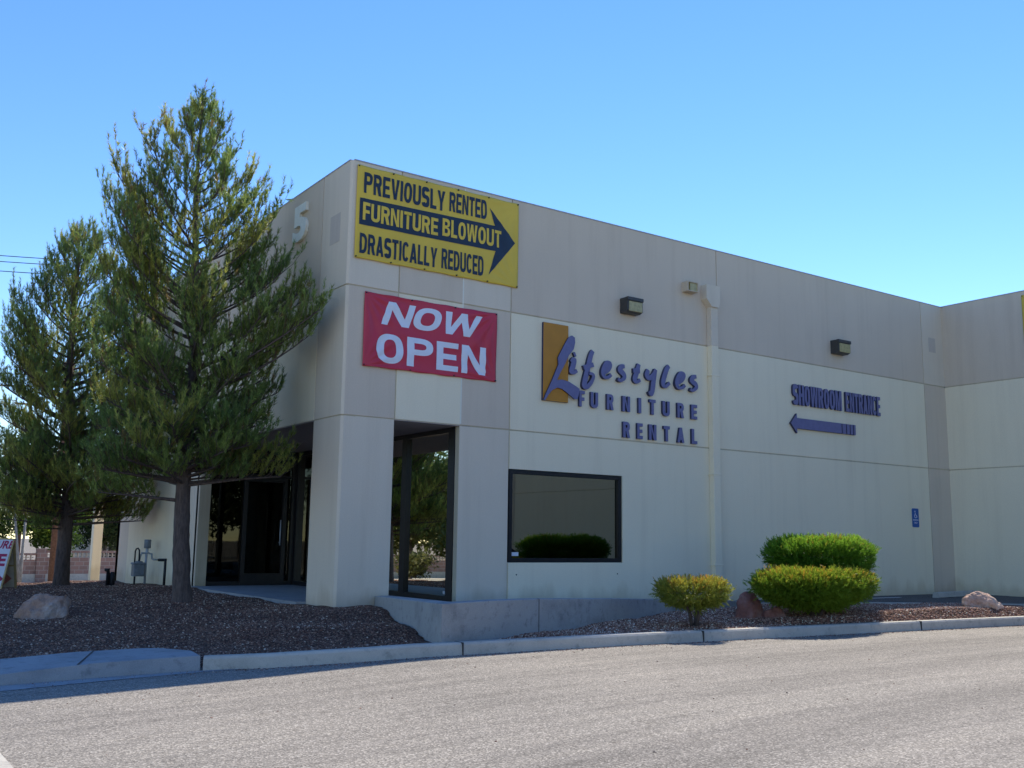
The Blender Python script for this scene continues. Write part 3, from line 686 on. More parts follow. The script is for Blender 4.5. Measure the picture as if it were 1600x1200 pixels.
def window(name, frame, u0, u1, z0, z1, mull=(), rails=(), fw=.065, gd=-.07, glass='glass', fd=(-.02, -.11), stick=None):
    wf = MB()
    def bx(mb, a, b, c, d, d0, d1, mat):
        P = [frame(u, z, q) for q in (d0, d1) for (u, z) in ((a, c), (b, c), (b, d), (a, d))]
        mb.add(P, [(0,1,2,3),(4,5,6,7),(0,1,5,4),(1,2,6,5),(2,3,7,6),(3,0,4,7)], mat)
    bx(wf, u0, u1, z1-fw, z1, *fd, M['frame']); bx(wf, u0, u1, z0, z0+fw, *fd, M['frame'])
    bx(wf, u0, u0+fw, z0+fw, z1-fw, *fd, M['frame']); bx(wf, u1-fw, u1, z0+fw, z1-fw, *fd, M['frame'])
    for k in mull: bx(wf, k-.028, k+.028, z0+fw, z1-fw, fd[0]-.002, fd[1]+.002, M['frame'])
    for k in rails: bx(wf, u0+fw, u1-fw, k-.025, k+.025, fd[0]-.004, fd[1]+.004, M['frame'])
    f = part(wf, name)
    gm = MB(); P = [frame(u, z, gd) for (u, z) in ((u0+.03, z0+.03), (u1-.03, z0+.03), (u1-.03, z1-.03), (u0+.03, z1-.03))]
    gm.add(P, [(0, 1, 2, 3)], M[glass]); g_ = gm.build('glass', f)
    if stick:
        sm = MB(); u, z, s_ = stick; bx(sm, u, u+s_, z, z+s_*.45, gd+.004, gd+.001, M['sticker']); sm.build('sticker', f)
    return f
window('window', Fmain, 2.962, 5.32, .962, 2.425, stick=(3.06, 1.06, .13))
Fsg = lambda u, z, d: (1.985-d, u, z)
window('storefront', Fsg, .12, 6.20, .372, 3.035, mull=(.223, .279, 1.65, 1.706, 1.762, 3.3, 4.8), fw=.075, glass='glass', fd=(.0, -.1), gd=-.05, stick=(.34, .47, .10))
Fbg = lambda u, z, d: (u, 6.20-d, z)
window('storefront', Fbg, .0, 1.98, .372, 3.035, mull=(), rails=(2.52,), fw=.075, glass='dark_glass', fd=(.0, -.1), gd=-.05, stick=(.10, .52, .12))
mb = MB()      # entrance door in the rear storefront: stiles, rails, pull handle
for a, b, c, d in ((.9, .98, .38, 2.49), (1.72, 1.80, .38, 2.49), (.98, 1.72, .38, .60), (.98, 1.72, 2.40, 2.49)):
    mb.box((a, 6.19, c), (b, 6.24, d), M['frame'])
D = part(mb, 'door'); hb = MB(); hb.tube([(1.66, 6.13, 1.15), (1.66, 6.13, 1.65)], .014, M['pale_steel']); hb.box((1.655, 6.13, 1.2), (1.665, 6.19, 1.21), M['pale_steel']); hb.build('handle', D)
mb = MB(); mb.box((.42, 8.2, 3.1), (1.6, 8.5, 3.16), M['dark_room'])
# downspout with its hopper head
mb = MB(); x0, x1 = 7.40, 7.74
hop = [(7.34, 6.16), (7.74, 6.16), (7.74, 5.83), (7.72, 5.72), (7.46, 5.72), (7.34, 5.85)]
hop = [(7.32, 6.14), (7.68, 6.14), (7.68, 5.82), (7.64, 5.72), (7.46, 5.72), (7.32, 5.86)]
mb.prism([(x, -.15, z) for x, z in hop], (0, .147, 0), M['white_pipe'] if 'white_pipe' in M else M['light_tan'])
mb.box((7.46, -.12, ZM), (7.64, -.003, 5.72), M['light_tan']); mb.box((7.46, -.12, .3), (7.64, -.003, ZM), M['white'])
for z in (.9, 2.55, 4.4): mb.box((7.435, -.125, z), (7.665, -.003, z+.03), M['white'])
part(mb, 'downspout', bevel=.006)
mb = MB(); mb.box((.0, .0, .0), (.0, .0, .0), M['white']) if False else None
# stains as thin rust marks are in the paint; bolt holes under the window
for ux in (3.11, 5.21):
    mb = MB(); mb.tube([(ux, -.002, .77), (ux, .01, .77)], .012, M['joint_dark']); part(mb, 'bolt_hole')

# ------------------------------------------------------------------ lamps, sensor box
def wall_lamp(x0, z0, wd, ht, label):
    e = empty('wall_lamp', (x0+wd/2, 0, z0), 0, label, 'wall lamp', 'wall lamps on the upper tan band'); dp = .2
    def loc(x, y, z): return (x-wd/2, y, z)
    b_ = MB(); b_.prism([loc(0, 0, 0), loc(0, -dp*.62, 0), loc(0, -dp, .03), loc(0, -dp, ht-.03), loc(0, -dp+.03, ht), loc(0, 0, ht)], (wd, 0, 0), M['lamp_body'])
    b_.build('housing', e, .006)
    l_ = MB(); l_.box(loc(.035, -dp-.012, .02), loc(wd-.015, -dp+.004, ht*.74), M['lamp_lens']); l_.build('lens', e, .008)
    t_ = MB(); t_.box(loc(-.006, -dp-.022, ht*.78), loc(wd+.006, -dp+.04, ht+.004), M['lamp_body']); t_.build('visor', e, .005)
    return e
wall_lamp(5.29, 5.30, .36, .27, 'boxy dark wall lamp with yellowed lens above the orange and violet sign')
wall_lamp(11.15, 5.28, .40, .28, 'boxy dark wall lamp with yellowed lens above the words SHOWROOM ENTRANCE')
e = empty('sensor_box', (6.96, 0, 5.93), 0, 'small pale square fixture on the tan wall left of the downspout head', 'light fixture')
b_ = MB()
for a, b in (((-.14, -.16, 0), (-.12, -.002, .19)), ((.12, -.16, 0), (.14, -.002, .19)), ((-.12, -.16, 0), (.12, -.002, .018)), ((-.12, -.16, .172), (.12, -.002, .19)), ((-.12, -.03, .018), (.12, -.002, .172))): b_.box(a, b, M['light_tan'])
b_.build('housing', e, .003); l_ = MB(); l_.box((-.06, -.14, .018), (.118, -.03, .17), M['lamp_lens']); l_.build('lens', e)

# ------------------------------------------------------------------ banners
def cloth(name, frame, u0, u1, z0, z1, mat, parent, amp, seed, thick=.004, base=.02):
    nu, nz_ = 90, 50; r_ = random.Random(seed); fold = [(r_.uniform(.4, 1.2), r_.uniform(-3, 3), r_.uniform(0, 6)) for _ in range(6)]
    def dd(s, t):   # folds fan out of the corners and fade at the tied edges
        z = 0
        for cx, cy in ((0, 0), (0, 1), (1, 1), (1, 0)):
            an = math.atan2(abs(t-cy)*(z1-z0)+1e-4, abs(s-cx)*(u1-u0)+1e-4); rr = math.hypot((s-cx)*(u1-u0), (t-cy)*(z1-z0))
            z += amp*math.sin(an*17+seed+cx*2+cy)*math.exp(-rr/0.9)*min(1, rr*4)
        for a, b, c in fold: z += amp*.25*math.sin(a*6*s+b*2*t+c)
        return base+max(-base+.006, z+amp*.4)
    mb = MB(); vs = []
    for j in range(nz_+1):
        for i in range(nu+1):
            s, t = i/nu, j/nz_; sag = .008*math.sin(s*math.pi*5)**2*(1 if j in (0, nz_) else 0)
            vs.append(frame(u0+s*(u1-u0), z0+t*(z1-z0)+(sag if j == 0 else -sag if j == nz_ else 0), dd(s, t)))
    fs = [(j*(nu+1)+i, j*(nu+1)+i+1, (j+1)*(nu+1)+i+1, (j+1)*(nu+1)+i) for j in range(nz_) for i in range(nu)]
    mb.add(vs, fs, mat, True); o = mb.build(name, parent); sol = o.modifiers.new('thickness', 'SOLIDIFY'); sol.thickness = thick; sol.offset = -1 if frame is not Fmain else 0
    return lambda u, z: dd((u-u0)/(u1-u0), (z-z0)/(z1-z0))
def print_on(name, frame, dd, items, mat, parent, out=.008):
    """flat printing laid on the cloth: outlines triangulated finely enough to follow its folds"""
    mb = MB()
    for it in items: it(mb)
    # cut the outlines finely enough to follow the cloth, then push every vertex out by its relief
    me = bpy.data.meshes.new('t'); me.from_pydata(mb.v, [], mb.f); bm = bmesh.new(); bm.from_mesh(me); bpy.data.meshes.remove(me)
    bmesh.ops.triangulate(bm, faces=bm.faces)
    for _ in range(7):
        le = [e_ for e_ in bm.edges if e_.calc_length() > .045]
        if not le: break
        bmesh.ops.subdivide_edges(bm, edges=le, cuts=1); bmesh.ops.triangulate(bm, faces=[f for f in bm.faces if len(f.verts) > 3])
    bm.verts.index_update(); mt0 = mb.mats[0]; mb = MB(); mb.add([v.co[:] for v in bm.verts], [tuple(v.index for v in f.verts) for f in bm.faces], mt0, True); bm.free()
    mb.v = [frame(u, z, dd(u, z)+out) for (u, z, _) in mb.v]
    o = mb.build(name, parent, normals=False); return o
flat = lambda u, z, d: (u, z, 0)
def T(body, u0, u1, z0, z1, mat, stem=.31, shear=0, bar=.175, gap=.13): return lambda mb: block_on(mb, body, u0, u1, z0, z1, flat, mat, stem=stem, shear=shear, bar=bar, gap=gap)
def poly(pts, mat):
    def f(mb):
        bm = bmesh.new(); vv = [bm.verts.new((x, z, 0)) for x, z in pts]; bm.faces.new(vv); bmesh.ops.triangulate(bm, faces=bm.faces)
        bm.verts.index_update()
        mb.add([v.co[:] for v in bm.verts], [tuple(v.index for v in f_.verts) for f_ in bm.faces], mat); bm.free()
    return f
def grommets(frame, u0, u1, z0, z1, nu, parent):
    for i in range(nu+1):
        for z in (z0+.02, z1-.02):
            mb = MB(); u = u0+.02+(u1-u0-.04)*i/nu; mb.tube([frame(u, z, .001), frame(u, z, .045)], .011, M['black_iron'], 8); mb.build('fastener', parent)
yb = empty('banner', (1.57, 0, 5.4), 0, 'yellow vinyl banner with navy arrow reading PREVIOUSLY RENTED FURNITURE BLOWOUT on the upper corner', 'banner')
inv_y = Matrix.Translation((-1.57, 0, -5.4))
before = set(bpy.data.objects)
dd = cloth('vinyl_sheet', Fmain, .09, 3.047, 5.393, 6.835, M['yellow'], yb, .008, 3)
print_on('arrow', Fmain, dd, [poly([(.145,6.325),(2.575,6.366),(2.468,6.649),(2.984,6.146),(2.469,5.526),(2.592,5.941),(.145,5.913)], M['navy'])], None, yb, .007)
print_on('lettering', Fmain, dd, [T('PREVIOUSLY', .20, 1.62, 6.41, 6.735, M['navy']), T('RENTED', 1.70, 2.415, 6.435, 6.755, M['navy'])], None, yb)
print_on('lettering', Fmain, dd, [T('FURNITURE', .195, 1.50, 5.99, 6.265, M['yellow'], .30, bar=.18), T('BLOWOUT', 1.58, 2.70, 6.01, 6.295, M['yellow'], .30, bar=.18)], None, yb, .0115)
print_on('lettering', Fmain, dd, [T('DRASTICALLY', .165, 1.50, 5.475, 5.785, M['navy']), T('REDUCED', 1.58, 2.37, 5.485, 5.805, M['navy'])], None, yb)
grommets(Fmain, .09, 3.047, 5.393, 6.835, 5, yb)
for o in set(bpy.data.objects)-before: o.matrix_parent_inverse = inv_y
rb = empty('banner', (1.465, 0, 3.79), 0, 'red vinyl banner with white letters reading NOW OPEN above the corner entrance', 'banner')
before = set(bpy.data.objects)
dd = cloth('vinyl_sheet', Fmain, .285, 2.647, 3.79, 4.91, M['red'], rb, .012, 8)
print_on('lettering', Fmain, dd, [T('NOW', .565, 2.363, 4.452, 4.812, M['ink_white'], .25, .33, bar=.21, gap=.06)], None, rb, .008)
print_on('lettering', Fmain, dd, [T('OPEN', .50, 2.44, 3.872, 4.318, M['ink_white'], .27, 0, bar=.19, gap=.14)], None, rb, .008)
grommets(Fmain, .285, 2.647, 3.79, 4.91, 3, rb)
inv_r = Matrix.Translation((-1.465, 0, -3.79))
for o in set(bpy.data.objects)-before: o.matrix_parent_inverse = inv_r
wbn = empty('banner', (WX, -3.5, 5.35), 0, 'yellow vinyl banner on the right wing, only its left edge in the picture', 'banner')
before = set(bpy.data.objects)
cloth('vinyl_sheet', Fwing, -4.95, -1.94, 5.35, 6.80, M['yellow'], wbn, .008, 5)
grommets(Fwing, -4.95, -1.94, 5.35, 6.80, 5, wbn)
inv_w = Matrix.Translation((-WX, 3.5, -5.35))
for o in set(bpy.data.objects)-before: o.matrix_parent_inverse = inv_w

# ------------------------------------------------------------------ mounted signs
BIGL = [(4.152,4.739),(4.212,4.711),(4.219,4.624),(4.19,4.511),(4.088,4.393),(4.002,4.231),(3.909,4.082),(3.838,3.947),(3.946,3.962),(4.083,3.944),(4.23,3.884),(4.319,3.843),(4.304,3.754),(4.275,3.664),(4.216,3.656),(4.085,3.733),(3.947,3.806),(3.85,3.819),(3.743,3.771),(3.655,3.677),(3.597,3.587),(3.565,3.589),(3.592,3.666),(3.724,3.913),(3.864,4.21),(3.853,4.324),(3.978,4.543),(4.072,4.693)]
SCRIPT = [  # one entry per letter: strokes of (x, z) points
 [[(4.213,4.417),(4.25,4.436)],[(4.155,4.284),(4.213,4.338),(4.184,4.208),(4.148,4.123),(4.2,4.108),(4.266,4.15)]],
 [[(4.632,4.536),(4.583,4.446),(4.511,4.201),(4.452,4.003),(4.437,3.905),(4.497,3.899),(4.594,4.003),(4.625,4.11),(4.527,4.138)],[(4.421,4.22),(4.64,4.298)]],
 [[(4.861,4.174),(4.969,4.246),(5.008,4.34),(4.946,4.357),(4.876,4.271),(4.846,4.172),(4.884,4.105),(4.961,4.113),(5.023,4.162)]],
 [[(5.354,4.349),(5.283,4.335),(5.243,4.27),(5.321,4.206),(5.329,4.14),(5.25,4.083),(5.179,4.106)]],
 [[(5.692,4.424),(5.638,4.28),(5.585,4.143),(5.633,4.099),(5.706,4.143)],[(5.546,4.297),(5.707,4.303)]],
 [[(5.913,4.35),(5.879,4.254),(5.936,4.198),(6.019,4.269),(6.087,4.37)],[(6.087,4.37),(6.034,4.168),(5.999,3.979),(5.957,3.904),(5.917,3.962)]],
 [[(6.425,4.476),(6.365,4.407),(6.286,4.226),(6.268,4.115),(6.326,4.089),(6.421,4.161)]],
 [[(6.617,4.175),(6.74,4.251),(6.785,4.345),(6.716,4.363),(6.636,4.272),(6.6,4.167),(6.642,4.096),(6.728,4.105),(6.799,4.156)]],
 [[(7.119,4.355),(7.039,4.334),(6.993,4.265),(7.089,4.205),(7.097,4.141),(7.007,4.081),(6.937,4.1)]]]
def catmull(p, k=5):
    p = [Vector(q) for q in p]; q = [p[0]*2-p[1]]+p+[p[-1]*2-p[-2]]; out = []
    for i in range(1, len(q)-2):
        for s in range(k):
            t = s/k; a, b, c, d = q[i-1], q[i], q[i+1], q[i+2]
            out.append(0.5*((2*b)+(-a+c)*t+(2*a-5*b+4*c-d)*t*t+(-a+3*b-3*c+d)*t**3))
    return out+[p[-1]]
def stroke(mb, pts, wd, frame, d0, d1, k):
    """a brush stroke: a domed slab whose width swells and thins; k lifts its face a little so crossings never coincide"""
    c = catmull(pts) if len(pts) > 2 else [Vector(pts[0]), Vector(pts[1])]; n = len(c); vs = []
    for i, p in enumerate(c):
        d = (c[min(i+1, n-1)]-c[max(i-1, 0)]).normalized(); nr = Vector((-d.y, d.x)); s = i/(n-1)
        w_ = wd*(.62+.38*math.sin(math.pi*min(1, s*1.15+.1)))*(1+.22*abs(d.y))
        if n == 2: w_ = wd*.9
        e = .0007*i+k
        for o_, dd_ in ((-1, d0), (-1, d1-.004+e), (-.8, d1+e), (.8, d1+e), (1, d1-.004+e), (1, d0)):
            q = p+nr*w_*.5*o_; vs.append(frame(q.x, q.y, dd_))
    m_ = 6
    for j in range(5):
        fs = [(i*m_+j, (i+1)*m_+j, (i+1)*m_+j+1, i*m_+j+1) for i in range(n-1)]
        o0 = len(mb.v) if j == 0 else o0
        if j == 0: mb.add(vs, fs, M['purple_side'])
        else:
            kk = mb.mi(M['purple'] if j in (1, 2, 3) else M['purple_side'])
            for f in fs: mb.f.append(tuple(a+o0 for a in f)); mb.m.append(kk); mb.smooth.append(False)
    mb.add([vs[i] for i in range(m_)], [tuple(range(m_))], M['purple_side']); mb.add([vs[(n-1)*m_+i] for i in range(m_)], [tuple(range(m_))], M['purple_side'])
def store_sign(frame, root_loc, label):
    e = empty('wall_sign', root_loc, 0, label, 'sign', 'violet and orange shop signs on the building'); inv = Matrix.Translation([-a for a in root_loc]); made = []
    mb = MB(); mb.prism([frame(u, z, .002) for u, z in ((3.568,3.588),(4.094,3.588),(4.094,4.90),(3.568,4.90))], Vector(frame(0, 0, .045))-Vector(frame(0, 0, .002)), M['orange'], M['purple_side']); made.append(mb.build('panel', e))
    mb = MB(); bm = bmesh.new()
    out = [p for p in BIGL]
    mb.prism([frame(u, z, .047) for u, z in out], Vector(frame(0, 0, .075))-Vector(frame(0, 0, .047)), M['purple'], M['purple_side']); bm.free(); made.append(mb.build('brush_letter', e))
    for L_ in SCRIPT:
        mb = MB()
        for q, s in enumerate(L_): stroke(mb, s, .088, frame, .004, .05, .006*q)
        made.append(mb.build('script_letter', e, normals=True))
    for ch, a, b in (('F',4.335,4.455),('U',4.585,4.745),('R',4.945,5.095),('N',5.30,5.475),('I',5.672,5.738),('T',5.935,6.085),('U',6.255,6.43),('R',6.62,6.785),('E',6.975,7.125)):
        mb = MB(); block_on(mb, ch, a, b, 3.552, 3.822, frame, M['purple'], M['purple_side'], stem=.99 if ch == 'I' else .36, bar=.20, depth=.045); made.append(mb.build('letter', e))
    for ch, a, b in (('R',5.312,5.47),('E',5.64,5.77),('N',5.92,6.098),('T',6.275,6.424),('A',6.615,6.785),('L',6.975,7.115)):
        mb = MB(); block_on(mb, ch, a, b, 3.097, 3.372, frame, M['purple'], M['purple_side'], stem=.36, bar=.20, depth=.045); made.append(mb.build('letter', e))
    for o in made: o.matrix_parent_inverse = inv
store_sign(Fmain, (5.35, 0, 3.1), 'violet lettering with an orange upright panel reading Lifestyles FURNITURE RENTAL above the big window')
store_sign(lambda u, z, d: (-d, 15.13-u, z), (0, 9.8, 3.1), 'same violet lettering with orange panel on the side wall, half hidden by the pine')
# showroom entrance sign
e = empty('wall_sign', (11.25, 0, 3.55), 0, 'violet raised words SHOWROOM ENTRANCE over a long left-pointing arrow', 'sign'); inv = Matrix.Translation((-11.25, 0, -3.55)); made = []
def wordspan(word, a, b):
    wts = {'W': 1.3, 'M': 1.22, 'I': .5, 'O': 1.0, 'E': .85, 'S': .95, 'T': .9, 'L': .8}
    ws = [wts.get(c, 1.0) for c in word]; tot = sum(ws); x = a
    for c, q in zip(word, ws):
        dx = (b-a)*q/tot; yield c, x+.010, x+dx-.006; x += dx
for word, a, b in (('SHOWROOM', 9.83, 11.40), ('ENTRANCE', 11.52, 12.73)):
    for k, (c, p, q) in enumerate(wordspan(word, a, b)):
        mb = MB(); block_on(mb, c, p, q, 4.085, 4.50, Fmain, M['purple'], M['purple_side'], stem=.38, bar=.17, depth=.045+.0015*(k % 2)); made.append(mb.build('letter', e))
mb = MB(); mb.prism([Fmain(u, z, .004) for u, z in ((9.745,3.70),(9.93,3.905),(9.93,3.815),(11.35,3.815),(11.35,3.605),(9.93,3.605),(9.93,3.505))], (0, -.05, 0), M['purple'], M['purple_side']); made.append(mb.build('arrow', e))
for a, b in ((11.375, 11.50), (11.525, 11.62), (11.645, 11.73), (11.755, 11.82)):
    mb = MB(); mb.prism([Fmain(u, z, .004) for u, z in ((a,3.605),(b,3.605),(b,3.815),(a,3.815))], (0, -.05, 0), M['purple'], M['purple_side']); made.append(mb.build('arrow_tail_bar', e))
for o in made: o.matrix_parent_inverse = inv
# accessible parking sign
e = empty('parking_sign', (13.88, 0, 1.72), 0, 'small blue metal wheelchair parking sign on the cream wall near the inner corner', 'sign'); inv = Matrix.Translation((-13.88, 0, -1.72)); made = []
mb = MB(); ct = [(13.76,1.74),(13.78,1.72),(13.985,1.72),(14.005,1.74),(14.005,2.11),(13.985,2.13),(13.78,2.13),(13.76,2.11)]
mb.prism([Fmain(u, z, .004) for u, z in ct], (0, -.008, 0), M['ink_blue']); made.append(mb.build('plate', e))
mb = MB(); cx, cz = 13.875, 1.985
ring = [(cx+.005+.042*math.cos(t), cz-.02+.042*math.sin(t)) for t in np.linspace(2.4, 6.6, 14)]
mb.tube([Fmain(u, z, .016) for u, z in ring], .0065, M['ink_white'], 6)
mb.tube([Fmain(u, z, .017) for u, z in ((cx-.012, cz+.055), (cx-.008, cz+.0), (cx+.03, cz-.002), (cx+.045, cz-.045), (cx+.06, cz-.04))], .0075, M['ink_white'], 6)
mb.tube([Fmain(cx-.014, cz+.08, .013), Fmain(cx-.014, cz+.08, .018)], .015, M['ink_white'], 10); made.append(mb.build('wheelchair_symbol', e)); mb = MB()
text_on(mb, 'PARKING', 13.785, 13.98, 1.86, 1.895, Fmain, M['ink_white'], out=.0135); made.append(mb.build('lettering', e)); mb = MB(); text_on(mb, 'ONLY', 13.82, 13.945, 1.80, 1.835, Fmain, M['ink_white'], out=.0135)
made.append(mb.build('lettering', e))
for o in made: o.matrix_parent_inverse = inv
# street number
mb = MB(); text_on(mb, '5', 2.03, 1.49, 6.05, 6.66, Fside, M['cream_digit'], M['joint'], offset=.045, depth=.05, out=.004)
o = mb.build('street_number'); tag(o, 'raised cream number 5 high on the shaded side wall beside the pine', 'number')

# ------------------------------------------------------------------ gas meter, standpipes
e = empty('gas_meter', (-.3, 8.5, .29), 0, 'grey gas meter with regulator and pipework beside the white side wall behind the pine trunk', 'gas meter')
def pm(fn, name, bev=0): 
    mb = MB(); fn(mb); return mb.build(name, e, bev)
pm(lambda q: (q.box((-.17, -.10, .19), (.05, .12, .44), M['steel_grey']), q.tube([(-.06, .01, .44), (-.06, .01, .50)], .085, M['steel_grey'], 14), q.box((-.19, -.11, .43), (.07, .13, .47), M['steel_grey'])), 'meter_body', .02)
pm(lambda q: q.tube([(-.14, 0, .47), (-.14, 0, .70), (-.12, 0, .75), (-.09, 0, .76), (-.06, 0, .72), (-.05, 0, .47)], .016, M['black_iron'], 8), 'loop_pipe')
pm(lambda q: (q.tube([(.11, .05, .76), (.11, .05, .94)], .068, M['steel_grey'], 14), q.tube([(.11, .05, .66), (.11, .05, .76)], .03, M['pale_steel'], 10)), 'regulator', .01)
pm(lambda q: q.tube([(.10, .05, -.05), (.10, .05, .68)], .024, M['pale_steel'], 10), 'riser')
pm(lambda q: q.tube([(-.05, .02, .5), (-.02, .03, .62), (.0, .03, .66), (.15, .05, .66), (.21, .05, .64), (.22, .05, .55), (.26, .05, .53), (.34, .05, .53)], .021, M['pale_steel'], 10), 'cross_pipe')
pm(lambda q: (q.tube([(.34, -.5, .56), (.34, -.5, -.06)], .027, M['black_iron'], 10), q.tube([(.24, -.35, .53), (.37, -.5, .53), (.42, -.5, .53)], .03, M['black_iron'], 8)), 'outlet_pipe')
pm(lambda q: q.tube([(-.12, 0, -.08), (-.12, 0, .2)], .02, M['black_iron'], 8), 'support_leg')
e.location = (-.36, 8.5, .29)
e = empty('standpipe', (-.86, 8.9, .26), 0, 'pair of short black standpipes with a flared cap at the building corner', 'standpipe')
mb = MB(); mb.tube([(-.05, 0, -.05), (-.05, 0, .30), (-.07, 0, .33), (-.07, 0, .37)], [.035, .035, .055, .06], M['black_iron'], 12); mb.build('pipe', e)
mb = MB(); mb.tube([(.04, 0, -.08), (.04, 0, .27), (.04, 0, .30)], [.055, .055, .03], M['black_iron'], 12); mb.build('pipe', e)

# ------------------------------------------------------------------ folding sidewalk sign
e = empty('folding_sign', (-2.93, 7.5, .31), 0, 'white folding sandwich board with red print leaning open on the gravel at the left edge', 'sign')
rd = Vector((-.78, .62, 0)).normalized(); sp = Vector((-.60, -.78, 0)).normalized()       # ridge runs left, the front foot comes forward
Hh, Ww = .90, 1.06; top0 = Vector((0, 0, Hh))
def ff(u, z, d): # front panel: u along the ridge from the right edge, z along the slope 0..1
    base = sp*.31; q = base.lerp(top0, z); n_ = (sp*Hh+Vector((0, 0, .31))).normalized(); return tuple(q+rd*u+n_*d)
def fb(u, z, d):
    base = -sp*.20; q = base.lerp(top0, z); n_ = (-sp*Hh+Vector((0, 0, .20))).normalized(); return tuple(q+rd*u-n_*d)
def slab(fr_, u0, u1, z0, z1, d0, d1, mat, mb):
    P = [fr_(u, z, d) for d in (d0, d1) for (u, z) in ((u0, z0), (u1, z0), (u1, z1), (u0, z1))]
    mb.add(P, [(0,1,2,3),(4,5,6,7),(0,1,5,4),(1,2,6,5),(2,3,7,6),(3,0,4,7)], mat)
mb = MB(); slab(ff, .03, Ww-.03, .02, .985, -.004, .006, M['board'], mb); mb.build('front_board', e)
mb = MB(); slab(ff, 0, .03, 0, 1.0, -.02, .01, M['wood'], mb); slab(ff, Ww-.03, Ww, 0, 1.0, -.02, .01, M['wood'], mb); slab(ff, .03, Ww-.03, .985, 1.01, -.02, .012, M['wood'], mb); mb.build('front_frame', e)
mirr = lambda u, z, d: ff(Ww-u, z, d)
mb = MB(); text_on(mb, 'FURNITURE', .13, 1.08, .80, .96, mirr, M['ink_red'], offset=.03, shear=.2, out=.009); mb.build('lettering', e)
mb = MB(); text_on(mb, 'SALE', .30, 1.00, .45, .70, mirr, M['ink_red'], offset=.04, out=.009); mb.build('lettering', e)
mb = MB(); mb.add([mirr(u, z, .009) for u, z in ((.60,.20),(.82,.02),(1.05,.20),(.82,.38))], [(0, 1, 2, 3)], M['ink_red']); text_on(mb, '4', .80, .92, .13, .27, mirr, M['board'], offset=.04, out=.013); mb.build('diamond', e)
mb = MB(); slab(fb, .03, Ww-.03, .02, .985, -.004, .006, M['board_back'], mb); mb.build('rear_board', e)
mb = MB(); slab(fb, 0, .035, 0, 1.0, -.02, .012, M['wood'], mb); slab(fb, Ww-.03, Ww, 0, 1.0, -.02, .012, M['wood'], mb); slab(fb, .03, Ww-.03, .45, .48, .008, .02, M['wood'], mb); mb.build('rear_frame', e)
mb = MB(); mb.add([fb(u, z, .009) for u, z in ((.08,.20),(.27,.04),(.46,.20),(.27,.38))], [(0, 1, 2, 3)], M['faded_red']); text_on(mb, '4', .20, .33, .14, .27, fb, M['board_back'], offset=.04, out=.013); mb.build('diamond', e)

# ------------------------------------------------------------------ boulders, wheel stop
def boulder(x, y, z, sx, sy, sz, mat, seed, label, rz=0, sub=5, cuts=9, rough=.10):
    bm = bmesh.new(); bmesh.ops.create_icosphere(bm, subdivisions=sub, radius=1); r_ = random.Random(seed)
    pl = []
    for _ in range(cuts):
        n_ = Vector((r_.uniform(-1, 1), r_.uniform(-1, 1), r_.uniform(-.4, 1))).normalized(); pl.append((n_, r_.uniform(.62, .88)))
    from mathutils import noise as N
    for v in bm.verts:
        p = v.co.copy()
        for n_, d in pl:
            k = p.dot(n_)-d
            if k > 0: p -= n_*k*.93
        p += p.normalized()*(rough*N.fractal(p*2.1+Vector((seed, 0, 0)), 1, 2, 5)+.03*N.fractal(p*9+Vector((0, seed, 0)), 1, 2, 3))
        v.co = Vector((p.x*sx, p.y*sy, p.z*sz+sz*.45))
    me = bpy.data.meshes.new('boulder'); bm.to_mesh(me); bm.free(); me.materials.append(mat)
    me.polygons.foreach_set('use_smooth', [False]*len(me.polygons))
    o = bpy.data.objects.new('boulder', me); COL.objects.link(o); o.location = (x, y, z); o.rotation_euler = (0, 0, rz)
    return tag(o, label, 'boulder')
def rock_hull(loc, pts, mat, seed, label, rough=.03, sub=4, scale=1.0):
    """boulder from a hand-placed hull: rx (picture right), d (away), z in metres about loc"""
    from mathutils import noise as N
    bm = bmesh.new()
    for rx, d, z in pts:
        rx, d, z = rx*scale, d*scale, z*(scale if z > 0 else 1)
        x = RX_[0]*rx-RX_[1]*d*0+DX_[0]*d; y = RX_[1]*rx+DX_[1]*d; bm.verts.new((x, y, z))
    bmesh.ops.convex_hull(bm, input=bm.verts); bmesh.ops.delete(bm, geom=[v for v in bm.verts if not v.link_faces], context='VERTS')
    bmesh.ops.bevel(bm, geom=list(bm.edges), offset=.02, segments=1, affect='EDGES')
    bmesh.ops.triangulate(bm, faces=bm.faces)
    for _ in range(sub+3):
        le = [e_ for e_ in bm.edges if e_.calc_length() > .035]
        if not le: break
        bmesh.ops.subdivide_edges(bm, edges=le, cuts=1); bmesh.ops.triangulate(bm, faces=[f for f in bm.faces if len(f.verts) > 3])
    bm.normal_update()
    for v in bm.verts:
        p = v.co; k = rough*N.fractal(p*5+Vector((seed, 0, 0)), 1, 2, 5)+rough*.5*abs(N.noise(p*11+Vector((0, seed, 0))))
        v.co = p+v.normal*k
    me = bpy.data.meshes.new('boulder'); bm.to_mesh(me); bm.free(); me.materials.append(mat)
    o = bpy.data.objects.new('boulder', me); COL.objects.link(o); o.location = loc; return tag(o, label, 'boulder')
RX_ = (math.cos(YAW), -math.sin(YAW)); DX_ = (math.sin(YAW), math.cos(YAW))
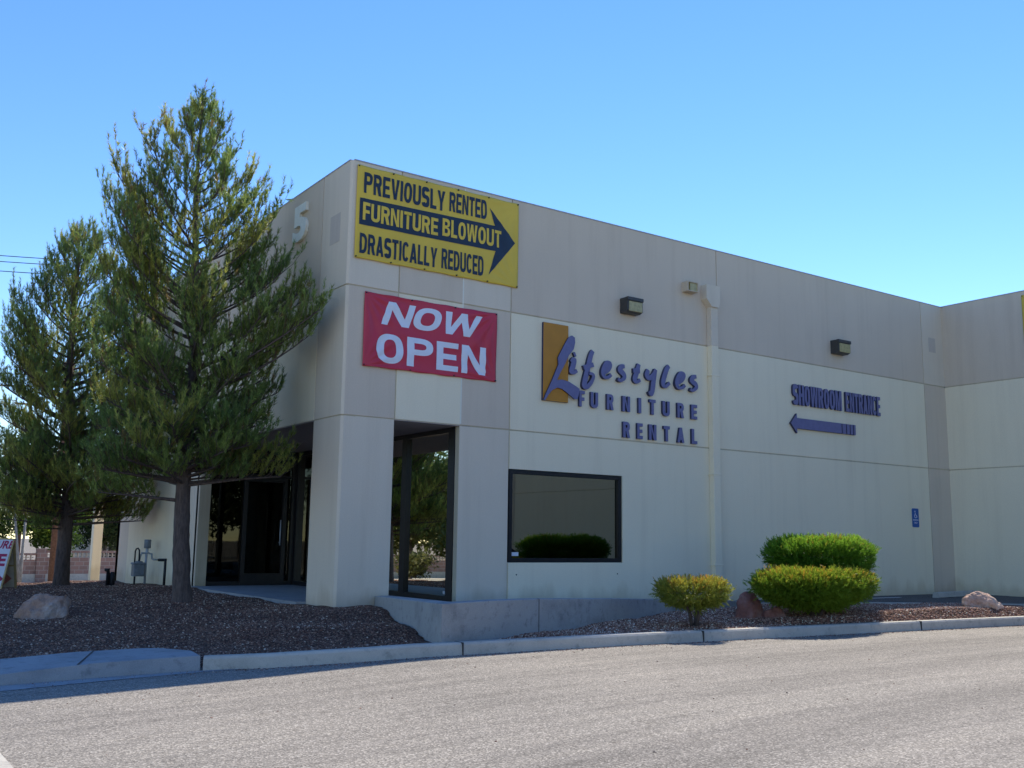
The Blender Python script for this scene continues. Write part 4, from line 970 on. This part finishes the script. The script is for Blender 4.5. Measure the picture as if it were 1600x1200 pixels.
rock_hull((-3.40, 1.95, .18), [(-.42,-.1,-.15),(-.40,-.18,.06),(-.36,-.12,.16),(-.26,-.20,.22),(-.14,-.02,.40),(-.05,.05,.41),(.40,.02,.40),(.42,.1,.36),(.44,.0,.14),(.42,-.02,-.15),(.20,-.28,-.12),(.24,-.22,.16),(-.1,-.30,.0),(-.35,-.25,-.15),(-.3,.3,.1),(.35,.35,.3),(.3,.4,-.1),(-.3,.35,-.15),(0,-.3,-.15),(.05,-.14,.34)],
  M['rock_pink'], 4, 'flat-topped pinkish grey boulder on the shaded gravel left of the pines', rough=.045, scale=.74)
rock_hull((5.02, -3.05, .22), [(-.22,-.05,-.1),(-.20,-.08,.12),(-.13,-.02,.34),(-.03,0,.42),(.10,.03,.40),(.20,0,.24),(.24,-.05,.02),(.22,-.1,-.1),(0,-.2,-.1),(-.02,-.17,.2),(.05,.2,.3),(.15,.2,-.1),(-.15,.2,-.1)],
  M['rock_red'], 9, 'upright rusty red boulder just left of the front clipped juniper')
rock_hull((5.22, -3.28, .2), [(-.15,-.05,-.1),(-.13,-.05,.1),(0,-.02,.20),(.14,0,.22),(.25,.02,.1),(.25,0,-.1),(.05,-.14,-.1),(.05,-.12,.1),(0,.2,.15),(.15,.2,-.1),(-.1,.2,-.1)],
  M['rock_red'], 12, 'low red boulder half hidden under the front clipped juniper')
o1 = rock_hull((9.66, -3.88, .345), [(-.30,-.05,-.12),(-.30,-.06,.05),(-.22,-.02,.16),(-.05,.02,.21),(.12,.0,.20),(.16,-.1,.12),(.27,-.05,.02),(.30,-.08,-.12),(.1,-.2,-.12),(.12,-.18,.03),(0,-.13,.10),(-.05,-.12,-.1),(-.25,.2,-.1),(0,.25,.15),(.2,.2,-.1)],
  M['rock_pale'], 21, 'pale salmon boulder in the sun on the gravel at the right', rough=.045, scale=1.12)
mb = MB(); mb.prism([(12.85,-1.12,.272),(12.85,-.97,.272),(12.85,-.99,.38),(12.85,-1.10,.38)], (1.85, .25, 0), M['curb'])
o = mb.build('wheel_stop', bevel=.012); tag(o, 'grey concrete wheel stop on the shaded asphalt in the inner corner', 'wheel stop')
exec_rest = True

# ------------------------------------------------------------------ interior ceiling lights (lit in the photograph)
mt, n_, b_ = nodes_of('fluorescent_tube'); b_.inputs['Emission Color'].default_value = (1.0, .86, .5, 1); b_.inputs['Emission Strength'].default_value = 1.6; M['tube'] = mt
for k, (x, y, sx, sy) in enumerate(((1.35, 7.35, .55, .14), (4.3, 3.0, .18, .6))):
    e = empty('ceiling_light', (x, y, 3.17), 0, ('lit fluorescent ceiling light inside the dark entrance' if k == 0 else 'lit ceiling light inside the room behind the narrow side glass'), 'ceiling light')
    mb = MB(); mb.box((-sx, -sy, -.06), (sx, sy, 0), M['lamp_body']); mb.build('housing', e)
    mb = MB(); mb.box((-sx+.03, -sy+.03, -.075), (sx-.03, sy-.03, -.0605), M['tube']); mb.build('diffuser', e)

# ------------------------------------------------------------------ vegetation
RIGHT = np.array([math.cos(YAW), -math.sin(YAW)])
def unit(a): return a/np.maximum(np.linalg.norm(a, axis=-1, keepdims=True), 1e-9)
def needles(name, pos, dr, ln, tint, per, nl, wd, spread, parent, mat):
    n = len(pos); dr = unit(dr); N_ = n*per
    P = np.repeat(pos, per, 0); D = np.repeat(dr, per, 0); L = np.repeat(ln, per)
    t = rng.random(N_); r3 = unit(rng.normal(size=(N_, 3))); perp = unit(r3-D*(r3*D).sum(1, keepdims=True))
    th = rng.uniform(spread[0], spread[1], N_)[:, None]
    d = unit(D*np.cos(th)+perp*np.sin(th)); base = P+D*(L*t)[:, None]
    le = rng.uniform(nl*.65, nl*1.15, N_)[:, None]; tip = base+d*le; tip[:, 2] -= .012*rng.random(N_)
    s = unit(np.cross(d, unit(rng.normal(size=(N_, 3)))))*wd*.5
    co = np.stack([base-s, base+s, tip], 1).reshape(-1, 3)
    T_ = np.repeat(tint, per, 0)*rng.uniform(.75, 1.25, (N_, 1))
    return fast_mesh(name, co, 3, mat, np.clip(T_, 0, 1), parent)
def pine(loc, lean, prof, tips, top, name_label, seed, nfill, per, trunk_r=.145, base=1.75, clipx=-.08, airy=.5):
    r_ = np.random.default_rng(seed); R_ = random.Random(seed)
    e = empty('pine_tree', loc, 0, name_label, 'tree', 'pines on the gravel beside the building')
    tips = [(a, b, c-.16) for a, b, c in tips]
    def axis(z): t = max(0, z)/top; return np.array([lean[0]*t+.04*math.sin(z*1.3+seed)-.04*math.sin(seed), lean[1]*t+.03*math.sin(z*.9+seed*2)-.03*math.sin(seed*2)])
    path = []; rad = []
    for z in np.linspace(-.12, top*.97, 110):
        p = axis(z); path.append((p[0], p[1], z)); q = max(0, z)/top
        rad.append(trunk_r*(1-q)**.95*(1+.35*math.exp(-max(z+.1, 0)/.16))+.007)
    mb = MB(); mb.tube(path, rad, M['bark'], 22)
    from mathutils import noise as N
    for i, v in enumerate(mb.v):
        c = path[min(len(path)-1, i//22)]; a_ = math.atan2(v[1]-c[1], v[0]-c[0])
        k = 1+.16*N.fractal(Vector((math.cos(a_)*3.2, math.sin(a_)*3.2, v[2]*2.2+seed)), 1, 2, 4)+.10*abs(N.noise(Vector((math.cos(a_)*7, math.sin(a_)*7, v[2]*4))))
        mb.v[i] = (c[0]+(v[0]-c[0])*k, c[1]+(v[1]-c[1])*k, v[2])
    mb.build('trunk', e)
    zz, lf, rt = [np.array(c) for c in zip(*prof)]; o = np.argsort(zz); zz, lf, rt = zz[o], lf[o], rt[o]
    limbs = []
    for dx, dy, z in tips:
        c = axis(z); limbs.append((np.array([dx, dy, z]), 1.0))
    for i in range(nfill):
        q = (i+.5)/nfill; zt = base+(top-base)*(q**1.25)*.97; az = i*2.399963+R_.uniform(-.4, .4); s = math.cos(az)
        hd = RIGHT*s+np.array([-RIGHT[1], RIGHT[0]])*math.sin(az)
        l_, r2 = np.interp(zt, zz, lf), np.interp(zt, zz, rt); mid = .46*(l_+r2)
        rr = (mid+((r2 if s > 0 else l_)-mid)*abs(s))*R_.choice([.5, .68, .82, .92, 1.0])
        p = axis(zt); limbs.append((np.array([p[0]+hd[0]*rr, p[1]+hd[1]*rr, zt]), .8))
    br = MB(); S = []; Dd = []; Ln = []; Tt = []
    def shoot(c, d_, ln, tone): S.append(c); Dd.append(d_); Ln.append(ln); Tt.append(tone)
    for li, (E_, wgt) in enumerate(limbs):
        c0 = axis(E_[2]); rr = float(np.hypot(E_[0]-c0[0], E_[1]-c0[1])); q = (E_[2]-base)/(top-base); q = min(1, max(0, q))
        rise = rr*np.interp(q, [0, .15, .5, 1], [.04, .26, .52, 1.0])+.05
        z0 = max(base-.3, E_[2]-rise); p0 = axis(z0); A = np.array([p0[0], p0[1], z0]); tr = trunk_r*(1-z0/top)**.95
        hv = E_-A; hn = unit(hv); side = unit(np.array([-hv[1], hv[0], 0])+1e-6)
        ctrl = A*.45+E_*.55; ctrl[2] = A[2]+(E_[2]-A[2])*(.28 if q > .12 else .6); ctrl += side*R_.uniform(-.1, .1)*rr
        n = 9; C = [(1-t)**2*A+2*t*(1-t)*ctrl+t*t*E_ for t in np.linspace(0, 1, n)]
        L_ = float(np.linalg.norm(hv)); r0 = max(.007, min(tr*.40, .008+.018*L_))
        br.tube([tuple(c) for c in C], [r0*(1-t*.85)+.002 for t in np.linspace(0, 1, n)], M['bark'], 5, cap=False)
        hue = R_.random(); tone0 = np.array([.19, .27, .075]) if hue < .4 else (np.array([.27, .34, .085]) if hue < .75 else np.array([.37, .38, .09]))
        start = .42 if q > .35 else .26
        nt_ = int(5+L_*(12-5.5*q))
        for j in range(nt_+1):
            t = 1.0 if j == nt_ else start+(1-start)*(j+R_.uniform(0, .8))/nt_; t = min(1, t)
            p = (1-t)**2*A+2*t*(1-t)*ctrl+t*t*E_; tang = unit(2*(1-t)*(ctrl-A)+2*t*(E_-ctrl)+1e-6)
            if j == nt_: dv = tang+np.array([0, 0, .7]); tl = .10
            else:
                tl = min(.46, .15+.28*L_*(1-abs(t-.7)))*R_.uniform(.5, 1.2)
                ph = j*2.4+R_.uniform(-.4, .4); up_ = unit(np.cross(tang, side))
                dv = tang*.65+side*math.cos(ph)*.9+np.array([0, 0, .60+.35*math.sin(ph)])
            dv = unit(dv); q1 = p+dv*tl; q1[2] += .22*tl
            br.tube([tuple(p), tuple((p+q1)/2+np.array([0, 0, -.02*tl/.2])), tuple(q1)], [.0055, .004, .0028], M['bark'], 3, cap=False)
            ns = max(1, int(tl/(.070+.03*airy)))
            for k in range(ns+1):
                u = (k+1.0)/(ns+1.0); c = p+(q1-p)*u+r_.normal(0, .012, 3); last = k == ns
                d_ = (dv*.4+np.array([0, 0, 1.0])) if last else dv*.45+np.array([0, 0, R_.uniform(.35, 1.1)])+r_.normal(0, .30, 3)
                tone = tone0*R_.uniform(.7, 1.3); g_ = R_.random()
                if g_ > .955: tone = np.array([.26, .19, .07])
                shoot(c, d_, R_.uniform(.10, .17) if last else R_.uniform(.06, .12), tone)
        for k in range(3):      # bushy end
            shoot(E_+r_.normal(0, .025, 3), hn*.35+np.array([0, 0, 1.0])+r_.normal(0, .22, 3), R_.uniform(.13, .22), tone0*R_.uniform(.9, 1.3))
    for k in range(16):
        z = top-.45+.45*k/16; p = axis(z); shoot(np.array([p[0], p[1], z])+r_.normal(0, .02, 3), np.array([0, 0, 1])+r_.normal(0, .4, 3), .14, np.array([.12, .17, .06]))
    S, Dd, Ln, Tt = map(np.array, (S, Dd, Ln, Tt))
    k = ((S[:, 0]+loc[0] < clipx) | (S[:, 1]+loc[1] < -.05) | (S[:, 1]+loc[1] > 12.3))
    S, Dd, Ln, Tt = S[k], Dd[k], Ln[k], Tt[k]
    br.build('branches', e, normals=False)
    needles('crown', S, Dd, Ln, Tt, per, .088, .0095, (.22, .85), e, M['needles'])
    return len(S)
g1 = float(grav(-1.55, 1.8)); g2 = float(grav(-1.72, 9.3))
s1 = .0092
prof1 = [(2.0,120,60),(2.25,135,140),(2.7,138,135),(3.3,135,125),(3.8,140,120),(4.15,130,150),(4.6,112,175),(5.0,104,170),(5.3,106,150),(5.9,118,122),(6.35,125,92),(6.75,100,60),(7.05,60,46),(7.5,34,34),(7.9,14,12),(8.3,2,2)]
tips1 = [(0.06,.5,7.82),(0,-.4,7.23),(-.42,0,7.38),(-.55,.5,7.38),(-1.0,-.4,6.77),(-1.36,0,6.36),(-1.36,.5,6.05),(-1.2,0,5.75),(-1.05,.3,6.0),(-.95,-.5,6.2),(-1.25,.4,5.35),(-1.1,-.3,5.0),(-1.15,.2,4.6),(-1.34,-.4,5.51),(-1.12,0,5.12),(.45,.5,7.14),(.14,-.4,6.51),(.66,0,6.69),(.88,.5,6.54),(.74,-.4,6.2),(1.05,0,6.1),(1.12,.4,5.7),(.99,-.4,5.01),(1.35,-.6,4.7),(1.18,-1.72,4.35),(1.14,-.4,4.22),(.96,0,3.65),(1.28,.0,3.34),(.92,-.4,2.8),(1.3,-.3,2.27),(1.2,-.5,2.0),(1.2,-1.2,4.2),(1.15,-1.4,4.0),(-1.0,-.8,2.3),(-.6,-1.0,2.6),(-1.2,.3,1.7),(-1.3,-.2,2.0),(.3,-1.0,2.5),(.2,-1.1,3.4),(-.3,-1.1,4.3),(-.8,-.8,3.5),(-1.25,0,3.0),(-1.2,.2,4.0),(-1.35,.3,4.9),(-1.4,-.2,4.3),(-1.35,.4,3.6),(-1.0,.6,5.4),(-.5,.8,4.8),(-1.35,.1,2.6)]
n1 = pine((-1.55, 1.8, g1), (-.14, .14), [(z-g1, a*s1, b*s1) for z, a, b in prof1], tips1, 8.2-g1, 'tall feathery pine nearer the corner, its open crown just left of the raised number 5', 3, 100, 26, trunk_r=.118)
s2 = .0134
prof2 = [(1.5,110,80),(2.0,125,135),(2.6,120,145),(3.4,112,145),(4.2,88,140),(5.0,88,135),(5.6,88,125),(6.1,72,112),(6.6,48,98),(7.1,36,72),(7.5,22,50),(7.95,4,8)]
tips2 = [(-.1,.5,7.7),(.1,-.4,7.4),(-.45,0,7.2),(-.6,.5,6.9),(-.9,-.4,6.18),(-1.37,0,6.0),(-1.36,.5,5.07),(-1.45,-.4,5.3),(.35,0,7.0),(.75,.5,6.5),(-1.1,-.4,4.56),(-1.4,0,3.53),(-1.52,.5,2.78),(-1.63,-.4,1.95),(-1.19,0,1.48),(1.2,.2,5.4),(-.6,-.4,1.3),(1.5,-.4,1.63),(1.4,-.5,1.5),(.7,-.4,3.67),(.14,0,7.31),(-1.0,-1.0,2.4),(-.2,-1.5,2.2),(.6,-1.5,2.0),(-.4,-1.4,3.4),(.5,-1.4,4.2),(-.9,-.8,4.2),(.85,0,6.0),(1.1,.3,5.5),(1.0,-.4,5.1),(.8,.2,6.4),(1.3,-.3,4.7),(1.4,.3,4.1),(1.45,-.2,3.4),(1.3,.2,5.2),(.55,.1,6.9),(-1.5,.3,4.3),(-1.5,.1,3.0),(-1.3,-.3,2.4)]
n2 = pine((-1.72, 9.3, g2), (-.26, .14), [(z-g2, a*s2, b*s2) for z, a, b in prof2], tips2, 7.95-g2, 'second pine farther back at the left edge, with darker denser crown', 5, 150, 22, trunk_r=.14, base=1.45, airy=.2)
print('shoots', n1, n2)

def juniper(loc, a, b, zlo, zhi, flat_, n, seed, label, cols, sparse=0.0, stems=5):
    """clipped shrub: a broad cushion of upright sprays on a few bare stems. zlo/zhi relative to the base"""
    r_ = np.random.default_rng(seed); e = empty('clipped_juniper', loc, 0, label, 'shrub', 'clipped junipers on the gravel by the kerb')
    st = MB(); R_ = random.Random(seed)
    for k in range(stems):
        t = 2*math.pi*k/stems+R_.uniform(-.4, .4); q = R_.uniform(.25, .6)
        st.tube([(.03*math.cos(t), .03*math.sin(t), -.06), (.10*math.cos(t), .10*math.sin(t), zlo*.8), (a*q*math.cos(t), b*q*math.sin(t), (zlo+zhi)*.5)], [.028, .02, .008], M['bark'], 6)
    st.build('stems', e)
    th = r_.uniform(0, 2*math.pi, n); cu = r_.uniform(-1, 1, n)                      # direction on the cushion
    sh = np.sqrt(1-cu**2); f = r_.beta(4, 1.1, n)
    zc = zlo+(zhi-zlo)*.58; hz = np.where(cu > 0, zhi-zc, zc-zlo)
    lump = 1+.03*np.sin(th*5+seed)+.035*np.sin(th*11+cu*7+seed*2)+.025*np.sin(th*3-cu*9)+.03*np.sin(th*17+cu*13)+np.abs(r_.normal(0, .03, n))
    up = cu > 0
    pw = np.where(up, .50, .70)
    rx = sh**pw*lump*f
    P = np.stack([a*rx*np.cos(th), b*rx*np.sin(th), zc+hz*np.sign(cu)*np.abs(cu)**np.where(up, .9, .8)*f*(1+.03*np.sin(th*4+seed))], 1)
    low = (P[:, 2] < zc); fun = np.clip((P[:, 2]-zlo)/(zc-zlo), .0, 1); k_ = np.where(low, .55+.45*fun**.6, 1); P[:, 0] *= k_; P[:, 1] *= k_
    D = unit(np.stack([np.cos(th)*sh*1.0, np.sin(th)*sh*1.0, np.where(up, .9+cu, .25+.2*cu)], 1)+r_.normal(0, .40, (n, 3)))
    hot = np.clip((P[:, 2]-zc)/(zhi-zc)*1.1+r_.normal(0, .28, n)-.25, 0, 1)*np.where(f > .75, 1, .2)
    pick = (r_.random(n) < (cols[3]*(.35+.65*(np.sin(P[:, 0]*5+seed)*np.sin(P[:, 1]*6+seed)+1)/2)))
    T_ = np.array(cols[0])[None]*(1-hot[:, None])+np.where(pick[:, None], np.array(cols[2])[None], np.array(cols[1])[None])*hot[:, None]
    if sparse:
        k = (np.sin(P[:, 0]*19+1)*np.sin(P[:, 1]*17)*np.sin(P[:, 2]*23) > -sparse) ; P, D, T_ = P[k], D[k], T_[k]
    needles('foliage', P, D, r_.uniform(.03, .11, len(P)), T_, 15, .042, .0085, (.15, .7), e, M['leaves'])
    return e
juniper((3.50,-3.46,.235), .48, .44, .20, .57, .8, 3400, 2, 'small clipped juniper with orange-tinged top on a bare stem, left of the other two', ((.28,.31,.05),(.42,.38,.05),(.62,.31,.05), .75), sparse=.30, stems=4)
juniper((5.90,-3.52,.28), 1.13, .58, .10, .65, .8, 14500, 5, 'broad front clipped juniper with orange-tipped flat top beside the kerb', ((.19,.30,.025),(.44,.50,.05),(.62,.36,.05), .62))
juniper((6.62,-3.10,.32), 1.03, .58, .40, 1.07, .8, 14500, 9, 'taller bright green clipped juniper behind the broad front one', ((.13,.27,.02),(.33,.52,.05),(.50,.36,.05), .22))

def broadleaf(loc, rad, z0, z1, n, seed, label, cols, leaf=.11, trunk=.12, pale=False, group='trees beyond the block wall', name='broadleaf_tree', stems=1):
    r_ = np.random.default_rng(seed); R_ = random.Random(seed); e = empty(name, loc, 0, label, 'tree' if stems else 'bush', group)
    tm = MB(); ends = []
    for s in range(max(1, stems)):
        ax = R_.uniform(-.35, .35)*(stems > 1); ay = R_.uniform(-.3, .3)*(stems > 1)
        forkz = z0+(z1-z0)*.25
        tm.tube([(0, 0, -.2), (ax*.5, ay*.5, z0*.6), (ax*1.4, ay*1.4, forkz)], [trunk*1.2, trunk*.9, trunk*.6], M['pale_bark' if pale else 'bark'], 8)
        for k in range(6):
            t = R_.uniform(0, 6.28); q = R_.uniform(.4, .75); en = (rad*q*math.cos(t), rad*q*math.sin(t), forkz+(z1-forkz)*R_.uniform(.3, .85))
            tm.tube([(ax*1.4, ay*1.4, forkz), ((ax+en[0])*.5, (ay+en[1])*.5, forkz+(en[2]-forkz)*.45), en], [trunk*.5, trunk*.3, trunk*.08], M['pale_bark' if pale else 'bark'], 5); ends.append(en)
    tm.build('trunk', e)
    nc = 34; cc = unit(r_.normal(size=(nc, 3)))*r_.uniform(.35, .85, (nc, 1)); cc[:, 2] = cc[:, 2]*.95
    C = cc*np.array([rad, rad, (z1-z0)/2])+np.array([0, 0, (z0+z1)/2]); C = np.concatenate([C, np.array(ends)]); nc = len(C)
    ci = r_.integers(0, nc, n); rr = r_.uniform(.22, .42, nc)*rad
    P = C[ci]+unit(r_.normal(size=(n, 3)))*(rr[ci]*r_.beta(3, 1.2, n))[:, None]*np.array([1, 1, .8])
    a = unit(r_.normal(size=(n, 3))); b = unit(np.cross(a, unit(r_.normal(size=(n, 3))))); s = leaf*r_.uniform(.6, 1.2, (n, 1))
    co = np.stack([P-a*s, P+b*s*.45, P+a*s, P-b*s*.45], 1).reshape(-1, 3)
    ct = np.array(cols)[r_.integers(0, len(cols), nc)]; T_ = ct[ci]*r_.uniform(.7, 1.3, (n, 1))
    fast_mesh('crown', co, 4, M['leaves'], np.clip(T_, 0, 1), e); return e
YG = [(.10,.17,.02),(.15,.21,.025),(.06,.11,.02)]; DG = [(.035,.06,.02),(.05,.08,.025),(.07,.10,.03)]; GG = [(.10,.13,.07),(.14,.17,.09),(.08,.11,.05)]
broadleaf((4.5, 43.5, -.9), 2.2, .8, 4.9, 9000, 31, 'yellow-green leafy tree behind the block wall, between the two pine trunks', YG)
broadleaf((1.2, 44.5, -.9), 2.4, .9, 5.6, 8000, 32, 'leafy green tree behind the block wall above the sandwich board', [YG[0], YG[2], DG[2]])
broadleaf((8.0, 47.5, -.9), 2.3, 1.0, 5.0, 8000, 33, 'dark green tree behind the block wall left of the tiled house', DG)
broadleaf((-2.5, 46.0, -.9), 3.0, 1.2, 6.5, 7000, 34, 'leafy tree behind the block wall beyond the left edge', DG)
broadleaf((1.9, 36.2, -.88), 1.7, 2.2, 7.4, 5200, 35, 'pale-barked thin tree with grey-green leaves in front of the block wall at the left edge', GG, leaf=.10, trunk=.07, pale=True, group='', stems=3)
for o in [x for x in bpy.data.objects if x.get('group') == '']: del o['group']
# across the street, seen only as reflections in the entrance glass
for k, (x, y, rr, z0, z1) in enumerate(((-11.5,25.5,3.5,.2,6.6),(-15.5,27.5,3.2,.2,6.2),(-9.3,32,2.9,.2,6.0),(-14,35,3.6,.2,7.0),(-19,31,3.6,.2,7.2))):
    broadleaf((x, y, float(terr(x, y))), rr, z0, z1, 9000, 50+k, ('broad green tree across the street, first', 'tall olive tree across the street', 'small rounded tree across the street', 'wide tree far across the street', 'tallest tree across the street')[k]+', mirrored in the narrow entrance glass', [(.06,.09,.025),(.09,.12,.03),(.12,.14,.04)], leaf=.16, group='trees across the street')
for k, (x, y) in enumerate(((-9.5,21.5),(-11.0,19.8),(-12.6,22.0),(-8.6,24.5))):
    broadleaf((x, y, float(terr(x, y))), .9, .1, 1.2, 1600, 70+k, ('low dry scrub bush nearest the street kerb', 'second low dry scrub bush across the street', 'low scrub bush under the tall olive tree', 'low scrub bush farthest up the street')[k], [(.15,.15,.05),(.12,.13,.04)], leaf=.09, trunk=.03, group='scrub across the street', name='scrub_bush', stems=1)
for k, (x, y, rr, z1) in enumerate(((9,-37,3.6,7.0),(15,-39,4.2,8.5),(21.5,-38,4.0,7.5),(28,-41,4.5,9.0),(-7,-40,4.6,9.5),(-14,-41,4.4,8.0),(-21,-38,4.0,7.2))):
    broadleaf((x, y, 0), rr, .2, z1, 8000, 90+k, ('smallest dark tree', 'broad dark tree', 'round dark tree', 'tallest dark tree', 'very tall dark tree behind the camera', 'second dark tree behind the camera', 'last dark tree towards the street')[k]+' across the driveway, mirrored in the entrance door glass', [(.04,.06,.02),(.06,.08,.025)], leaf=.2, group='trees across the driveway')
tag(strip('curb', [(-8.2, 40), (-8.0, 26), (-8.4, 20), (-9.8, 17.2), (-13, 16)], lambda x, y: terr(x, y), .14, .15, M['curb']), kind='structure')
tag(grid_mesh('dirt_verge', np.linspace(-40, -8.1, 40), np.linspace(17, 60, 50), lambda X, Y: terr(X, Y)+.10, plain('dry_dirt', (.27, .21, .14), .95, bumpy=.4), lambda x, y: inpoly(x, y, [(-8.15,60),(-8.1,20.5),(-9.8,17.4),(-13,16.2),(-40,16),(-40,60)])), kind='structure')

# ------------------------------------------------------------------ street at the back left
WY = 39.5; gz = -.93
tag((lambda mb: (mb.box((-40, 37.0, gz-.1), (30, 39.2, gz+.06), M['curb']), mb.build('far_sidewalk'))[1])(MB()), kind='structure')
e = empty('block_wall', (3.2, WY, gz), 0, 'low reddish block wall with pierced top course and pillar across the rear street', 'wall')
def wallseg(x0, x1, top, name):
    mb = MB(); mb.box((x0, -.10, .42), (x1, .10, top-.34), M['block'])
    x = x0
    mb.box((x0, -.09, top-.34), (x1, .09, top-.31), M['block']); mb.box((x0, -.12, top-.10), (x1, .12, top), M['block'])
    while x < x1-.1:
        mb.box((x, -.08, top-.31), (x+.05, .08, top-.10), M['stucco']); mb.box((x+.05, -.06, top-.225), (x+.15, .06, top-.185), M['stucco']); x += .2
    return mb.build(name, e)
wallseg(-34, -.14, 1.40, 'wall_panel'); wallseg(.30, 22, 1.52, 'wall_panel')
mb = MB(); mb.box((-.138, -.2, .0), (.298, .2, 1.62), M['block']); mb.build('pillar', e)
mb = MB(); mb.box((-34, -.14, 0), (-.14, .14, .418), M['curb']); mb.box((.30, -.14, 0), (22, .14, .418), M['curb']); mb.build('footing', e)
e = empty('white_post', (.42, 16.0, float(terr(.42, 16))), 0, 'square white concrete post standing free beyond the building end', 'post')
mb = MB(); mb.box((-.12, -.12, -.2), (.12, .12, 3.2), M['white']); mb.build('shaft', e, .01); mb = MB(); mb.box((-.2, -.18, 3.2), (.2, .18, 3.3), M['white']); mb.build('cap', e, .01)
# small tiled house
e = empty('house', (12.0, 53, gz), 0, 'small beige house with red tiled roof behind the block wall', 'house')
mb = MB(); mb.box((-4.2, -3, 0), (5, 4, 2.9), M['stucco']); mb.build('wall', e)
mb = MB(); mb.prism([(-4.9, -3.8, 2.85), (-4.9, .5, 4.6), (-4.9, 4.8, 2.85), (-4.9, 4.8, 2.7), (-4.9, .5, 4.42), (-4.9, -3.8, 2.7)], (10.6, 0, 0), M['tile'])
for k in range(50): mb.tube([(-4.85+k*.21, -3.82, 2.88), (-4.85+k*.21, .45, 4.62)], .07, M['tile'], 6)
mb.build('roof', e)
f_ = MB(); f_.box((-3.3, -3.06, .9), (-1.9, -3.0, 2.2), M['coping']); fo = f_.build('window', e); f_ = MB(); f_.box((-3.2, -3.075, 1.0), (-2.0, -3.0605, 2.1), M['frame']); f_.build('pane', fo)
# utility poles and cables
def upole(x, y, top, r, label, arms):
    z0 = float(terr(x, y)); e = empty('utility_pole', (x, y, z0), 0, label, 'utility pole', 'wooden utility poles')
    mb = MB(); mb.tube([(0, 0, -.3), (0, 0, (top-z0)*.5), (0, 0, top-z0)], [r, r*.85, r*.65], M['pole_wood'], 10); mb.build('pole', e)
    for az_ in arms:
        mb = MB(); mb.box((-1.0, -.16, az_-z0-.06), (1.0, -.06, az_-z0+.06), M['pole_wood']); ca = mb.build('crossarm', e)
        for k in (-.9, -.45, .45, .9):
            mb = MB(); mb.tube([(k, -.11, az_-z0+.06), (k, -.11, az_-z0+.14), (k, -.11, az_-z0+.20)], [.02, .045, .03], M['steel_grey'], 8); mb.build('insulator', ca)
upole(1.43, 27, 11.9, .115, 'tall reddish wooden utility pole hidden in the farther pine', ())
upole(5.5, 60, 10.4, .15, 'distant wooden utility pole with crossarm at the left edge beyond the pines', (10.0,))
def cable(a, b, sag, r, label):
    a, b = Vector(a), Vector(b); p = [a.lerp(b, t)-Vector((0, 0, 4*sag*t*(1-t))) for t in np.linspace(0, 1, 24)]
    mb = MB(); mb.tube(p, r, M['wire'], 5); o = mb.build('power_cable'); tag(o, label, 'cable', 'overhead cables')
cable((1.43, 26.9, 11.72), (-42, 35.5, 12.0), .7, .016, 'topmost of three thin overhead cables left of the pines')
cable((1.0, 26.9, 11.45), (-42, 35.0, 11.7), .7, .016, 'middle of the three high thin overhead cables left of the pines')
cable((1.43, 26.8, 11.1), (-42, 34.6, 11.3), .7, .016, 'lowest of the three high thin overhead cables left of the pines')
cable((1.43, 26.8, 9.0), (-42, 35.0, 9.4), .5, .009, 'faint lone cable midway up the sky at the left edge')
cable((1.43, 26.8, 7.20), (-42, 35.0, 7.8), .5, .018, 'cable above the thick one beside the farther pine')
cable((1.43, 26.8, 6.80), (-42, 35.5, 6.4), .4, .034, 'thick black communication cable beside the farther pine')
cable((4.6, 59.9, 10.2), (-60, 64, 10.5), .8, .03, 'cable on the distant pole at the left edge')

# ------------------------------------------------------------------ parked car mirrored in the big window
e = empty('parked_car', (9.0, -10.2, .075), math.radians(35), 'dark saloon car parked off to the right, mirrored in the big window', 'car')
prof_ = [(-2.2,.32),(-2.25,.62),(-2.1,.86),(-1.45,.95),(-.85,1.36),(-.3,1.43),(.45,1.40),(1.15,.98),(2.0,.86),(2.25,.66),(2.22,.32)]
mb = MB(); bodyp = [(-2.2,.30),(-2.27,.60),(-2.15,.88),(-1.3,.96),(1.15,.97),(2.0,.86),(2.27,.62),(2.22,.30)]
mb.prism([(x, -.86, z) for x, z in bodyp], (0, 1.72, 0), M['car']); mb.build('body', e, .06)
mb = MB(); cab = [(-1.45,.95),(-.90,1.34),(-.3,1.43),(.40,1.40),(1.20,.96)]; n5 = len(cab)
lo_ = [(x, -.80+.14*(z-.95)/.48, z) for x, z in cab]; hi_ = [(x, .80-.14*(z-.95)/.48, z) for x, z in cab]
mb.add(lo_+hi_, [tuple(range(n5))[::-1], tuple(range(n5, 2*n5))]+[(i, (i+1) % n5, (i+1) % n5+n5, i+n5) for i in range(n5)], M['car']); mb.build('cabin', e, .03)
for s in (-1, 1):
    mb = MB(); w4 = [(-1.22,.99),(-.85,1.30),(-.3,1.37),(.36,1.34),(1.0,.99)]
    mb.prism([(x, s*(.805-.14*(z-.95)/.48), z) for x, z in w4], (0, s*.006, 0), M['dark_glass'] if False else M['frame'], M['chrome']); mb.build('side_window', e)
for x in (-1.4, 1.4):
    for s in (-1, 1):
        mb = MB(); mb.tube([(x, s*.66, .32), (x, s*.88, .32)], .32, M['rubber'], 24); wh = mb.build('wheel', e)
        mb = MB(); mb.tube([(x, s*.881, .32), (x, s*.89, .32)], .19, M['chrome'], 16); mb.build('rim', wh)
for s in (-.6, .6):
    mb = MB(); mb.box((2.24, s-.16, .60), (2.29, s+.16, .74), M['sticker']); mb.build('headlight', e)
